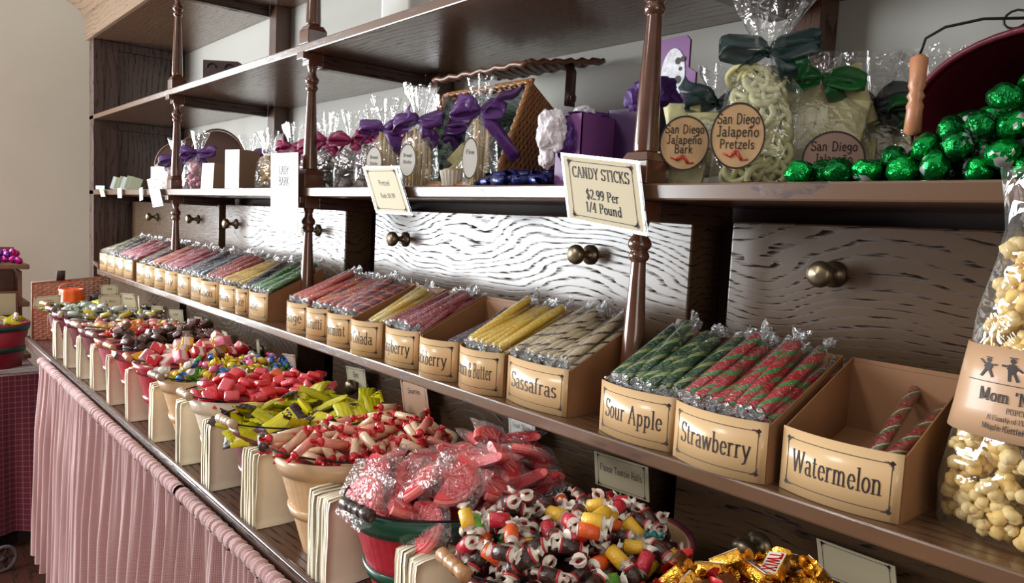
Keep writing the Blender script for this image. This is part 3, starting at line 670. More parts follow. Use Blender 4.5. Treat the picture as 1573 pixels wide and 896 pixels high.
pcard((-2.851,0.640,-0.333),(0.075,0.004),(0.000,0.044),'cream card reading Mints facing the camera above the silver candies',(('Jr. Mints',.18,-.05),),yaw=1.1)
pcard((-3.134,0.700,-0.321),(0.058,0.002),(0.000,0.038),'small cream card behind the Mints card near the wicker panel',(('Taffy',.2,.0),),yaw=1.1)
pcard((-3.25,.515,-.372),(0.092,0.012),(0.004,0.040),'wide cream card leaning in front of the orange bucket',(('New Flavors',.16,.0),),yaw=1.1)
# ------------------------------------------------------------------ candy baskets on the counter
CT_Z=-.55; RIM=-.385
def twist_end(sgn, r, L, y, seed, spread=1.6, n=10, flat=.6):
    rnd=random.Random(seed); b=MB(); vs=[]
    for t,rr in ((0,.95),(.22,.42),(.4,.5),(.75,1.15*spread/1.6),(1,spread)):
        for k in range(n):
            a=2*pi*k/n; q=r*rr*(1+(rnd.uniform(-.3,.3) if t>.3 else 0)); vs.append((q*cos(a),y+sgn*L*(t+(rnd.uniform(-.15,.15) if t>.7 else 0)),q*sin(a)*(flat if t>.3 else 1)))
    b.add(vs,[(i*n+k,i*n+(k+1)%n,(i+1)*n+(k+1)%n,(i+1)*n+k) for i in range(4) for k in range(n)]); return b
PROTO={}
def roll_proto(key, r, L, bm, em, el=.01, band=None, sq=1.0):
    """cylindrical candy along Y with two twisted wrapper ends"""
    if key in PROTO: return PROTO[key]
    o=bpy.data.objects.new('wrapped_candy',None)
    b=MB(); h=L/2
    if band:
        b.cur=1; b.tube([(0,-h,0),(0,-h*.78,0)],[r*.93,r*1.01],12); b.tube([(0,h*.78,0),(0,h,0)],[r*1.01,r*.93],12); b.cur=0
        b.tube([(0,-h*.8,0),(0,0,0),(0,h*.8,0)],r,12); me=b.mesh('candy_body',[bm,band])
    else:
        b.tube([(0,-h,0),(0,-h*.9,0),(0,0,0),(0,h*.9,0),(0,h,0)],[r*.7,r,r*1.02,r,r*.7],12); me=b.mesh('candy_body',bm)
    if sq!=1:
        for v in me.vertices: v.co.z*=sq
    ms=[twist_end(s,r,el,s*h,hash_(key)+s,1.0,10,.45).mesh('twisted_end',em) for s in (-1,1)]
    PROTO[key]=(me,ms); return PROTO[key]
def hash_(s): return sum(ord(c)*(i+3) for i,c in enumerate(s))%9973
def ball_mesh(r, sx=1, sy=1, sz=1, jit=0, seed=1, sub=2):
    bm=bmesh.new(); bmesh.ops.create_icosphere(bm,subdivisions=sub,radius=r); rnd=random.Random(seed)
    off=Vector((seed*1.37,seed*.7,0))
    for v in bm.verts:
        k=1+jit*noise.noise(v.co/r*1.6+off); v.co=Vector((v.co.x*sx*k,v.co.y*sy*k,v.co.z*sz*k))
    b=MB(); b.v=[tuple(v.co) for v in bm.verts]; b.f=[tuple(v.index for v in f.verts) for f in bm.faces]; b.m=[0]*len(b.f); bm.free(); return b
def rbox(sx,sy,sz,e,seed=0,j=0):
    """softly rounded block"""
    bm=bmesh.new(); bmesh.ops.create_cube(bm,size=1); rnd=random.Random(seed)
    for v in bm.verts: v.co=Vector((v.co.x*sx+rnd.uniform(-j,j),v.co.y*sy+rnd.uniform(-j,j),v.co.z*sz+rnd.uniform(-j,j)))
    bmesh.ops.bevel(bm,geom=list(bm.edges),offset=e,segments=2,affect='EDGES',profile=.6)
    bm.verts.index_update(); b=MB(); b.v=[tuple(v.co) for v in bm.verts]; b.f=[tuple(v.index for v in f.verts) for f in bm.faces]; b.m=[0]*len(b.f); bm.free(); return b
def pillow(sx,sy,sz,seed,crimp=.06,n=12):
    """pillow pouch with flat crimped ends along Y"""
    rnd=random.Random(seed); b=MB(); vs=[];
    def P(i,j,s):
        u=-1+2*i/n; v=-1+2*j/n
        t=max(0,(1-abs(u)**3))*max(0,(1-abs(v)**2.2))
        w_=1-.12*(1-v*v)*0
        z=s*sz*(t**.55)+.0012*sin(i*2.1+seed)*(1-t)
        z+=sz*.22*noise.noise(Vector((u*2.4+seed,v*2.4,s*.3)))*t**.3
        return (u*sx*(1-.10*(1-v*v)),v*sy,z)
    b.sheet(lambda i,j:P(i,j,1),n+1,n+1); b.sheet(lambda i,j:P(n-i,j,-1),n+1,n+1); return b
# --- piece kinds: each returns list of (mesh, child list[(name, mesh)])
def piece(kind):
    if kind in PROTO: return PROTO[kind]
    return None
WHITEWAX=mat('wax_paper', srgb(232,220,206), .45, spec=.4)
def K_roll(col, name, ends=WHITEWAX, r=.0086, L=.024, el=.008, band=None, rough=.35, metal=0, sq=1):
    m=mat('roll_'+name,col,rough,metal=metal,coat=.3,bump=.3,bscale=260); me,ms=roll_proto('roll'+name,r,L,m,ends,el,band,sq); return (me,[('twisted_end',x) for x in ms])
REDW=mat('red_wrap',srgb(206,34,44),.25,coat=.5)
TOOT=[K_roll(srgb(56,30,24),'cocoa',band=mat('red_stripe',srgb(176,40,44),.4)),K_roll(srgb(226,92,34),'tangerine'),K_roll(srgb(236,186,50),'custard'),K_roll(srgb(96,160,56),'limeg'),K_roll(srgb(22,140,140),'teal',ends=mat('teal_wax',srgb(40,150,150),.4)),K_roll(srgb(200,40,60),'cherryroll')]
SMART=[K_roll(srgb(232,196,160),'tablets',ends=REDW,r=.0062,L=.046,el=.010,band=REDW,rough=.25),K_roll(srgb(224,140,120),'tablets_pink',ends=REDW,r=.0062,L=.046,el=.010,band=REDW,rough=.25)]
def K_slice():
    b=MB(); n=14; R=.033; t=.007
    # wedge: half disc with a paler rind
    vs=[]
    for z in (-t,t):
        vs.append((0,-R*.35,z)); 
        for k in range(n+1): a=pi*k/n; vs.append((R*cos(a),R*sin(a)-R*.35,z*.9))
    m=n+2; fs=[(0,)+tuple(range(n+1,0,-1)),(m,)+tuple(range(m+1,m+n+2))]
    fs+=[(k,k+1,m+k+1,m+k) for k in range(1,n+1)]+[(n+1,0,m,m+n+1),(0,1,m+1,m)]
    b.cur=0; b.add(vs,fs); b.cur=1
    b.tube([(R*1.02*cos(pi*k/n),R*1.02*sin(pi*k/n)-R*.35,0) for k in range(n+1)],.0052,8)
    b.cur=2
    for k in range(1,6):
        a=pi*k/6; b.tube([(R*.12*cos(a),R*.12*sin(a)-R*.35,t*1.02),(R*.85*cos(a),R*.85*sin(a)-R*.35,t*1.02)],.0012,5)
    me=b.mesh('slice',[mat('pink_jelly',srgb(226,62,70),.3,coat=.4,sub=.15,bump=.3,bscale=300),mat('rind',srgb(232,120,116),.4),mat('sugar_line',srgb(236,130,126),.5)],False)
    return (me,[('clear_wrap',pillow(.034,.038,.010,5).mesh('clear_wrap',film('pouch_film',tint=(1,.93,.93),amount=.11,edge=.30,rough=.1,bscale=90,bstr=1,dist=.01)))])
def K_packet():
    b=pillow(.015,.033,.006,9); n=len(b.f)
    m=[1 if (abs(sum(b.v[i][1] for i in f)/len(f))>.024) else 0 for f in b.f]; b.m=m
    ym=bpy.data.materials.new('yellow_packet'); ym.use_nodes=True; nt=ym.node_tree; p=nt.nodes['Principled BSDF']; p.inputs['Roughness'].default_value=.25
    tc=nt.nodes.new('ShaderNodeTexCoord'); ck=nt.nodes.new('ShaderNodeTexChecker'); ck.inputs['Scale'].default_value=190; ck.inputs['Color1'].default_value=(*srgb(40,26,30),1); ck.inputs['Color2'].default_value=(*srgb(214,200,24),1)
    nt.links.new(tc.outputs['Object'],ck.inputs['Vector']); sp=nt.nodes.new('ShaderNodeSeparateXYZ'); nt.links.new(tc.outputs['Object'],sp.inputs[0])
    k=math_node(nt,'MULTIPLY',math_node(nt,'GREATER_THAN',sp.outputs[1],.009),math_node(nt,'LESS_THAN',sp.outputs[1],.019))
    mx=nt.nodes.new('ShaderNodeMix'); mx.data_type='RGBA'; nt.links.new(k,mx.inputs[0]); mx.inputs[6].default_value=(*srgb(214,202,24),1); nt.links.new(ck.outputs[0],mx.inputs[7]); nt.links.new(mx.outputs[2],p.inputs['Base Color'])
    a=(b.mesh('packet',[ym,mat('dark_plum',srgb(58,36,44),.3)]),[])
    return [a,(pillow(.015,.033,.006,12).mesh('packet',[mat('yellow_wrap',srgb(206,200,30),.25,coat=.4,bump=.4,bscale=180)]),[])]
def K_block(cols, sx, sy, sz, tag_, e=.004, metal=0, rough=.3, lab=None):
    out=[]
    for i,c in enumerate(cols):
        b=rbox(sx,sy,sz,e,i+3,sx*.06); me=b.mesh('candy_block',mat('blk_'+tag_+str(i),c,rough,metal=metal,coat=.4,bump=.35,bscale=240)); ch=[]
        if lab: ch=[('paper_band',rbox(sx*.55,sy*1.03,sz*1.04,e*.6,i+3,0).mesh('paper_band',mat('band_'+tag_,lab,.4)))]
        out.append((me,ch))
    return out
def K_balls(cols, r, tag_, el=.008):
    out=[]
    for i,c in enumerate(cols):
        m=mat('ball_'+tag_+str(i),c,.25,coat=.5,bump=.3,bscale=300)
        me=ball_mesh(r,1,1.15,.9,.12,i).mesh('candy_ball',m); out.append((me,[('twisted_end',twist_end(s,r*.7,el,s*r,i*7+s,1.5).mesh('twisted_end',m)) for s in (-1,1)]))
    return out
def K_gold():
    gm=mat('gold_foil',srgb(232,168,60),.22,metal=.9,bump=.6,bscale=160,); out=[]
    wm=mat('cream_panel',srgb(236,228,210),.4); rm=mat('red_letter',srgb(206,28,40),.35)
    b=rbox(.022,.036,.015,.003,3,.001); me=b.mesh('chocolate_bar',gm)
    Q,wd=text_quads('TWIX',.013,False,2.2); k=.030/wd
    lm=letter_mesh(Q,lambda x,y:((y-.0065)*1.0,-(x*k-.015),.0081),'lettering',rm)
    pm=MB().box(-.009,.009,-.017,.017,.0070,.0079).mesh('label_panel',wm,False)
    ends=[('twisted_end',twist_end(s,.009,.010,s*.017,31+s,1.3).mesh('twisted_end',gm)) for s in (-1,1)]
    out.append((me,ends+[('label_panel',pm),('lettering',lm)])); out.append((me,ends))
    out.append((rbox(.024,.026,.016,.004,8,.002).mesh('chocolate',mat('bronze_foil',srgb(120,70,40),.3,metal=.6,bump=.6,bscale=160)),[('twisted_end',twist_end(s,.009,.009,s*.013,41+s,1.4).mesh('twisted_end',mat('red_foil',srgb(190,36,40),.25,metal=.5))) for s in (-1,1)]))
    return out
def basket(cx,cy,rx,ry,col,bandc,label,yaw=0,rot=0,grip=srgb(176,128,84),h=.163,slats=20):
    root=empty('fruit_basket',(cx,cy,CT_Z),yaw); tag(root,label,'basket','handled fruit baskets on the counter')
    zt=RIM-CT_Z; n=60; b=MB(); t=.70
    def ring(r0,z): return [(rx*r0*cos(2*pi*k/n)*(1+.006*sin(k*2*pi/ (n/slats))),ry*r0*sin(2*pi*k/n),z) for k in range(n)]
    vs=[]
    lev=[(t,0),(t+(1-t)*.5,zt*.5),(1,zt),(.97,zt),(t-.03+(1-t)*.5,zt*.5),(t-.03,.006)]
    for r0,z in lev: vs+=ring(r0,z)
    fs=[(i*n+k,i*n+(k+1)%n,(i+1)*n+(k+1)%n,(i+1)*n+k) for i in range(len(lev)-1) for k in range(n)]+[tuple(range(n))[::-1],tuple((len(lev)-1)*n+k for k in range(n))]
    b.add(vs,fs); b.build('splint_body',mat('splint_%d_%d_%d'%tuple(int(c*255) for c in col),col,.5,bump=.5,bscale=40,var=.1,coat=.15),root,False)
    for nm,z0,z1,g_ in (('rim_band',zt-.026,zt+.003,1.03),('lower_band',zt*.40,zt*.40+.016,1.03)):
        b=MB(); f=lambda z:t+(1-t)*z/zt
        vs=[]
        for r0,z in ((f(z0)*g_,z0),(f(z1)*g_,z1),(f(z1)*.985,z1),(f(z0)*1.0,z0)):
            vs+=[(rx*r0*cos(2*pi*k/n),ry*r0*sin(2*pi*k/n),z) for k in range(n)]
        b.add(vs,[(i*n+k,i*n+(k+1)%n,((i+1)%4)*n+(k+1)%n,((i+1)%4)*n+k) for i in range(4) for k in range(n)])
        b.build(nm,mat('band_%d_%d_%d'%tuple(int(c*255) for c in bandc),bandc,.35,coat=.3),root,True)
    # wire bail folded down over the front, with a turned wooden grip
    rr=rx*1.04; R2=ry*1.09; pts=[]
    for k in range(21):
        a=pi+pi*k/20; pts.append((rr*cos(a),R2*sin(a),zt+.002+.012*sin(-a)))
    M=Matrix.Rotation(rot,4,'Z')
    pts=[M@Vector(p) for p in pts]
    hd=MB().tube(pts,.0016,6).build('wire_handle',BLACKM,root,True)
    c=pts[10]; d=(pts[11]-pts[9]).normalized(); L=.062
    pr=[(-.5,.004),(-.47,.0085),(-.2,.0075),(-.17,.0062),(-.14,.0088),(-.08,.0072),(.08,.0072),(.14,.0088),(.17,.0062),(.2,.0075),(.47,.0085),(.5,.004)]
    MB().tube([c+d*(L*f) for f,_ in pr],[r for _,r in pr],12).build('wooden_grip',mat('grip_%d'%int(grip[0]*255),grip,.35,coat=.3),hd,True)
    return root
def heap(cx,cy,rx,ry,z0,peak,protos,weights,N,R,thick,label_of,group,seed,tilt=.35,along=1.0,scale=1,core=None,name='wrapped_candy',corecol=None,cat='candy',pw=1.7,lim=.7):
    rnd=random.Random(seed); g_=.005; nx=int(2*rx/g_)+3; ny=int(2*ry/g_)+3
    def h0(x,y):
        d=sqrt((x/rx)**2+(y/ry)**2); return z0+peak*(1-min(1.15,d)**pw)
    H={}
    def hv(x,y):
        i,j=int(round(x/g_)),int(round(y/g_))
        if (i,j) not in H: H[(i,j)]=h0(x,y)-thick*.8
        return H[(i,j)]
    b=MB(); n=28
    b.sheet(lambda i,j:(rx*.97*j/9*cos(2*pi*i/n),ry*.97*j/9*sin(2*pi*i/n),h0(rx*.97*j/9*cos(2*pi*i/n),ry*.97*j/9*sin(2*pi*i/n))-thick*.75),n,10,True)
    fo=b.build('heap_shade_core',mat('core_shade_'+str(seed),corecol or srgb(90,60,50),.8),None,True); fo.location=(cx,cy,EYE)  # dome added beneath the pieces, coloured like the shade in their gaps
    tag(fo,label_of(None)[0],'added core')
    for k in range(N):
        best=None
        for _ in range(36):
            a=rnd.uniform(0,2*pi); q=sqrt(rnd.random())*.98; x,y=rx*q*cos(a),ry*q*sin(a)
            e=hv(x,y)-h0(x,y)+rnd.uniform(0,.002)
            if best is None or e<best[0]: best=(e,x,y)
        e_,x,y=best
        if e_>thick*lim: break
        th=rnd.uniform(0,pi); ax=Vector((cos(th),sin(th),0))
        samp=[hv(x+u*ax.x*R*along*.8-v*ax.y*R*.5,y+u*ax.y*R*along*.8+v*ax.x*R*.5) for u in (-1,-.5,0,.5,1) for v in (-1,0,1)]
        samp.sort(); z=sum(samp[-5:])/5+thick*.42
        dx=(h0(x+.01,y)-h0(x-.01,y))/.02; dy=(h0(x,y+.01)-h0(x,y-.01))/.02
        nrm=Vector((-dx+rnd.gauss(0,tilt),-dy+rnd.gauss(0,tilt),1)).normalized()
        yv=(ax-nrm*ax.dot(nrm)).normalized(); xv=yv.cross(nrm)
        me,ch=rnd.choices(protos,weights)[0]
        o=bpy.data.objects.new(name,me); C.objects.link(o)
        s=scale*rnd.uniform(.93,1.07)
        o.matrix_world=Matrix(((xv.x*s,yv.x*s,nrm.x*s,cx+x),(xv.y*s,yv.y*s,nrm.y*s,cy+y),(xv.z*s,yv.z*s,nrm.z*s,z+EYE),(0,0,0,1)))
        tag(o,label_of(protos.index((me,ch)))[1],cat,group)
        for nm,cm in ch:
            c=bpy.data.objects.new(nm,cm); C.objects.link(c); c.parent=o
        # raise the height field under this piece
        rad=int(R*along/g_)+1
        ci,cj=int(round(x/g_)),int(round(y/g_))
        for i in range(-rad,rad+1):
            for j in range(-rad,rad+1):
                px,py=i*g_,j*g_; u=(px*ax.x+py*ax.y)/(R*along); v=(-px*ax.y+py*ax.x)/(R*.62 if along>1 else R)
                dd=u*u+v*v
                if dd<1:
                    kx=(ci+i,cj+j); old=hv((ci+i)*g_,(cj+j)*g_); H[kx]=max(old,z+thick*.45*sqrt(1-dd))
def lab(where, names):
    return lambda i: ('dark filling under the '+where[0],None) if i is None else (None,names[min(i,len(names)-1)]+' '+where[1])
RED=srgb(170,26,44); GRN=srgb(16,74,52); NAT=srgb(206,168,126); MAR=srgb(112,40,52); WHT=srgb(222,204,182); PNK=srgb(170,80,90)
BY=.648
basket(-.365,BY,.105,.155,NAT,NAT,'pale basket of gold-wrapped chocolates at the right front',0,.2)
heap(-.365,BY,.103,.153,RIM-.014,.053,K_gold(),[3,4,4],62,.019,.015,lab(('gold-wrapped chocolates','x'),['gold-foil bar lettered in red, in the nearest basket','gold-foil twisted bar in the nearest basket','bronze and red foil twisted chocolate in the nearest basket']) if False else (lambda i:('dark filling under the gold-wrapped chocolates',None) if i is None else (None,['gold-foil chocolate bar with red lettering in the nearest basket','plain gold-foil twisted bar in the nearest basket','bronze foil chocolate with red twisted ends in the nearest basket'][i])),'gold and bronze wrapped chocolates',31,.5,1.2,corecol=srgb(70,44,24),name='foil_chocolate')
basket(-.602,BY+.003,.112,.160,NAT,MAR,'natural splint basket with a turned wooden grip, heaped with multicoloured roll candies',0,-.15)
TN=['brown roll candy with white twisted ends','orange wrapped roll candy','yellow wrapped roll candy','lime green wrapped roll candy','teal wrapped roll candy','red wrapped roll candy']
heap(-.602,BY-.012,.110,.146,RIM-.010,.022,TOOT,[85,8,9,7,5,7],235,.0155,.0125,lambda i:('added dark core under the multicoloured roll candies',None) if i is None else (None,TN[i]+' in the second basket from the right'),'twist-wrapped roll candies in the second basket',32,.55,1.15,corecol=srgb(70,40,34),name='roll_candy')
basket(-.845,BY,.118,.165,RED,GRN,'red splint basket with green bands heaped with pink fruit slices',0,.12,srgb(60,40,34))
heap(-.845,BY,.112,.158,RIM-.010,.034,[K_slice()],[1],60,.033,.016,lambda i:('added red core under the pink fruit slices',None) if i is None else (None,'pink jelly fruit slice in a clear crinkled wrap in the red and green basket'),'wrapped pink fruit slices',33,.42,1.0,corecol=srgb(150,40,46),name='fruit_slice')
basket(-1.10,BY,.110,.160,NAT,NAT,'natural splint basket heaped with thin red and white rolls',0,-.35,srgb(70,50,44))
heap(-1.10,BY,.110,.158,RIM-.010,.016,SMART,[3,1],150,.026,.0125,lambda i:('added red core under the thin candy rolls',None) if i is None else (None,['thin cream candy roll with red twisted ends in the natural basket','thin pinkish candy roll with red twisted ends in the natural basket'][i]),'thin red and white candy rolls',34,.35,1.25,scale=1.15,corecol=srgb(150,60,60),name='candy_roll')
basket(-1.325,BY,.105,.155,MAR,MAR,'maroon splint basket of yellow packets',0,.1,srgb(190,160,130))
heap(-1.325,BY,.106,.153,RIM-.012,.0,K_packet(),[1,1],60,.028,.012,lambda i:('added dark core under the yellow packets',None) if i is None else (None,['yellow packet with a dark checked band in the maroon basket','plain yellow packet in the maroon basket'][i]),'yellow candy packets',35,.4,1.1,scale=1.25,corecol=srgb(60,40,36),name='candy_packet')
basket(-1.545,BY,.098,.152,WHT,WHT,'whitewashed splint basket of red gummy squares',0,0,srgb(190,160,130))
heap(-1.545,BY,.100,.150,RIM-.010,.010,K_block([srgb(214,44,56),srgb(226,84,96),srgb(222,104,50)],.030,.026,.013,'gum',.005),[5,3,1],85,.020,.014,lambda i:('added red core under the gummy squares',None) if i is None else (None,['red wrapped gummy square in the whitewashed basket','pink wrapped gummy square in the whitewashed basket','orange wrapped gummy square in the whitewashed basket'][i]),'wrapped gummy squares',36,.5,corecol=srgb(150,40,44),name='gummy_square')
basket(-1.76,BY,.098,.152,NAT,NAT,'natural splint basket of small bright twist candies',0,.1,srgb(150,120,100))
heap(-1.76,BY,.100,.150,RIM-.006,.020,K_balls([srgb(222,196,40),srgb(70,120,190),srgb(80,160,60),srgb(226,110,150),srgb(236,232,224)],.0095,'fr'),[5,2,3,2,2],115,.014,.015,lambda i:('added pale core under the small bright twist candies',None) if i is None else (None,['yellow','blue','green','pink','white'][i]+' small twist candy behind the red gummy squares'),'small bright twist candies',37,.6,corecol=srgb(130,120,60),name='twist_candy')
basket(-1.975,BY,.098,.150,RED,RED,'red basket of square chewy candies with an orange-brown grip',0,-.1,srgb(186,116,84))
heap(-1.975,BY,.100,.148,RIM-.012,.020,K_block([srgb(226,120,140),srgb(206,34,50),srgb(226,170,40),srgb(240,200,190)],.028,.028,.022,'chew',.003,lab=srgb(232,214,200)),[3,3,3,2],56,.022,.023,lambda i:('dark filling under the square chewy candies',None) if i is None else (None,['pink','red','yellow','pale pink'][i]+' square chewy candy with a pale paper band'),'square chewy candies',38,.5,corecol=srgb(110,60,50),name='chewy_square')
basket(-2.185,BY,.098,.150,RED,RED,'red basket of brown foil chocolates',0,.1)
heap(-2.185,BY,.100,.148,RIM-.008,.028,K_block([srgb(84,56,50),srgb(110,80,72),srgb(150,136,136)],.026,.022,.018,'choc',.004,metal=.35,rough=.25),[5,3,1],70,.020,.019,lambda i:('added dark core under the brown chocolates',None) if i is None else (None,['dark brown','milky brown','silvery'][i]+' foil chocolate in the far brown heap'),'brown foil chocolates',39,.5,corecol=srgb(60,40,36),name='foil_chocolate')
basket(-2.40,BY,.096,.148,PNK,PNK,'dull pink basket of red and orange sticks',0,.1,srgb(150,140,130))
heap(-2.40,BY,.098,.146,RIM-.006,.014,[K_roll(srgb(196,50,60),'farred',r=.007,L=.03,ends=REDW),K_roll(srgb(226,140,60),'farorange',r=.007,L=.03,ends=mat('orange_wax',srgb(232,160,80),.4)),K_roll(srgb(130,110,120),'fargrey',r=.007,L=.03)],[4,3,2],80,.018,.014,lambda i:('added red core under the far orange and red rolls',None) if i is None else (None,['red','orange','grey'][i]+' twist roll in the dull pink basket'),'mixed red and orange rolls',40,.45,1.2,corecol=srgb(130,50,50),name='roll_candy')
basket(-2.61,BY,.096,.148,MAR,MAR,'dark red basket of pink and yellow taffy rolls, far along the counter',0,.1,srgb(200,180,150))
heap(-2.61,BY,.098,.146,RIM-.010,.004,[K_roll(srgb(220,110,110),'tafpink',r=.008,L=.026),K_roll(srgb(226,180,60),'tafyel',r=.008,L=.026),K_roll(srgb(206,190,176),'tafw',r=.008,L=.026)],[3,3,2],66,.018,.015,lambda i:('added brown core under the taffy',None) if i is None else (None,['pink','yellow','cream'][i]+' taffy roll in the far dark red basket'),'far taffy rolls',41,.45,1.2,corecol=srgb(110,60,50),name='taffy_roll')
SILV=mat('silver_wax',srgb(196,200,196),.25,metal=.5)
basket(-2.82,BY,.096,.148,MAR,MAR,'dark basket of long brown and silver rolls before the leaning cards',0,-.2,srgb(200,180,150))
heap(-2.82,BY,.098,.146,RIM-.012,.0,[K_roll(srgb(70,50,46),'rolo',r=.009,L=.040,ends=SILV),K_roll(srgb(200,176,60),'rologold',r=.009,L=.036,ends=SILV),K_roll(srgb(190,196,190),'rolosil',r=.009,L=.03,ends=SILV)],[3,2,3],54,.024,.017,lambda i:('dark filling under the brown and silver rolls',None) if i is None else (None,['brown','golden','silver'][i]+' roll candy in the dark basket before the cards'),'brown and silver rolls',42,.4,1.2,corecol=srgb(60,50,46),name='roll_candy')
basket(-3.04,BY,.10,.150,MAR,MAR,'brown basket of silver and green mints near the orange bucket',0,.2,srgb(120,90,80))
heap(-3.04,BY,.102,.148,RIM-.012,.004,K_balls([srgb(206,212,208),srgb(150,176,150),srgb(96,110,96),srgb(226,222,206)],.011,'mint'),[4,3,2,2],90,.016,.016,lambda i:('added green core under the silver mints',None) if i is None else (None,['silver','pale green','dark green','white'][i]+' twist mint in the heap by the orange bucket'),'silver and green mints',43,.6,corecol=srgb(90,100,86),name='twist_mint')
basket(-3.19,BY-.035,.075,.11,MAR,MAR,'small brown basket of yellow packets at the far end of the counter',0,.2)
heap(-3.19,BY-.035,.080,.115,RIM-.022,-.006,[K_packet()[1],(pillow(.015,.036,.006,14).mesh('packet',mat('olive_wrap',srgb(150,150,50),.3)),[])],[2,1],32,.028,.012,lambda i:('dark filling under the far yellow packets',None) if i is None else (None,['bright yellow','olive'][i]+' packet at the far end of the counter'),'far yellow packets',44,.2,1.1,corecol=srgb(90,80,50),name='candy_packet')

# ------------------------------------------------------------------ upright stacks of cream paper bags between the baskets
def bag_mesh(seed):
    rnd=random.Random(seed); b=MB(); W,H,T=.118,.137,.0026; n=9
    def sur(i,j,s):
        u=i/(n-1); v=j/(n-1)
        w=.0016*noise.noise(Vector((u*2.2,v*2.2,seed*3.1)))
        e=1-.15*(abs(2*u-1)**6)
        r=.010
        y=W*u; z=H*v
        # round the outer corners slightly
        if v>.95 and u<.03: y+=.002; z-=.002
        return (s*T*e+w*2, y, z)
    b.sheet(lambda i,j:sur(i,j,1),n,n); b.sheet(lambda i,j:sur(n-1-i,j,-1),n,n)
    # close the edges
    for (a,c) in (((0,),None),):
        pass
    m=n*n
    def idx(i,j,s): return j*n+i if s==1 else m+j*n+(n-1-i)
    for j in range(n-1):
        b.f.append((idx(0,j,1),idx(0,j,-1),idx(0,j+1,-1),idx(0,j+1,1))); b.f.append((idx(n-1,j,-1),idx(n-1,j,1),idx(n-1,j+1,1),idx(n-1,j+1,-1)))
    for i in range(n-1):
        b.f.append((idx(i,n-1,1),idx(i,n-1,-1),idx(i+1,n-1,-1),idx(i+1,n-1,1))); b.f.append((idx(i,0,-1),idx(i,0,1),idx(i+1,0,1),idx(i+1,0,-1)))
    b.m=[0]*len(b.f); return b.mesh('paper_bag',BAGP)
BM=[bag_mesh(s) for s in range(5)]
STK=[(-.785,11,.20,'beside the multicoloured roll candies'),(-1.022,12,.10,'left of the red and green basket'),(-1.285,11,.06,'between the thin candy rolls and the yellow packets'),(-1.497,9,.10,'left of the yellow packets'),(-1.672,7,.06,'below the red gummy squares'),(-1.866,6,.08,'left of the gummy squares basket'),(-2.075,6,.0,'below the square chewy candies'),(-2.275,7,.06,'below the brown chocolates'),(-2.475,7,.05,'below the far orange and red rolls'),(-2.66,7,.05,'third from the far end'),(-2.86,7,.04,'second from the far end'),(-3.06,9,.3,'farthest away, beside the far yellow packets')]
for q,(X,nb,yw,where) in enumerate(STK):
    rnd=random.Random(q+70)
    for k in range(nb):
        o=bpy.data.objects.new('paper_bag',BM[(q+k)%5]); C.objects.link(o)
        o.location=(X+k*.0052,.499+rnd.uniform(0,.005),CT_Z+EYE+.001); o.rotation_euler=(rnd.uniform(-.015,.015),rnd.uniform(.0,.012),yw*.5+rnd.uniform(-.03,.03))
        o.scale=(1,rnd.uniform(.96,1.03),rnd.uniform(.96,1.02))
        tag(o,'cream paper bag in the stack '+where,'paper bag','cream paper bags stacked '+where)
# ------------------------------------------------------------------ goods on the middle shelf
ZS=ZM1
def bow(root, c, size, m, seed=1, tails=2, yaw=0, tail_len=1.2, up=0):
    """tied organza ribbon: two loops, knot and loose tails"""
    rnd=random.Random(seed); b=MB(); w=size*.40; c=Vector(c); M=Matrix.Rotation(yaw,3,'Z')
    def strip(pts, wd, pinch0=True, pinch1=True):
        N=len(pts)
        def at(i,j):
            k=1
            if pinch0: k=min(k,.25+.75*min(1,j/3))
            if pinch1: k=min(k,.25+.75*min(1,(N-1-j)/3))
            p_=Vector(pts[j]); d=Vector(wd[j]).normalized(); f=(i/3-.5)
            return c+M@(p_+d*w*f*k+Vector((0,.12*w*sin(i*2.2+j*.9+seed),.05*w*sin(j*1.7+seed))))
        b.sheet(at,4,N)
    for s in (-1,1):
        up_=rnd.uniform(-.05,.30)+up; L=size*rnd.uniform(.75,1.1); op=rnd.uniform(.08,.17); N=15
        pts=[(s*L*(.5-.5*cos(2*pi*t/14)),-.01+.10*size*sin(2*pi*t/14)*s*.6,L*up_*(.5-.5*cos(2*pi*t/14))+size*op*sin(2*pi*t/14)-.10*size*(.5-.5*cos(2*pi*t/14))**2) for t in range(N)]
        strip(pts,[(.1*sin(t+seed),.35+.25*sin(t*.7+seed),.9) for t in range(N)])
    for k in range(tails):
        s=-1 if k%2 else 1; L=size*tail_len*rnd.uniform(.7,1.15); dn=rnd.choice((-1,-.8,-.5,.45)) if k else -1
        pts=[(s*(L*rnd.uniform(.5,.8)*t/9+.08*size*sin(t*.5+seed)),-.012*sin(t*.4)-.004,dn*L*.8*(t/9)**1.3+size*.07*sin(t*1.1+seed)) for t in range(10)]
        pts=[(s*(L*.62*t/9+.08*size*sin(t*.6+seed)),-.012*sin(t*.4)-.004,dn*L*.8*(t/9)**1.3+size*.07*sin(t*1.1+seed)) for t in range(10)]
        strip(pts,[(.75,.35*sin(t*.5),.55 if dn<0 else 1.2) for t in range(10)],True,False)
    kb=ball_mesh(size*.13,1.2,1,.9,.15,seed,1)
    b.add([c+Vector(v) for v in kb.v],kb.f)
    o=b.build('ribbon_bow',m,root,True,solid=.0006); return o
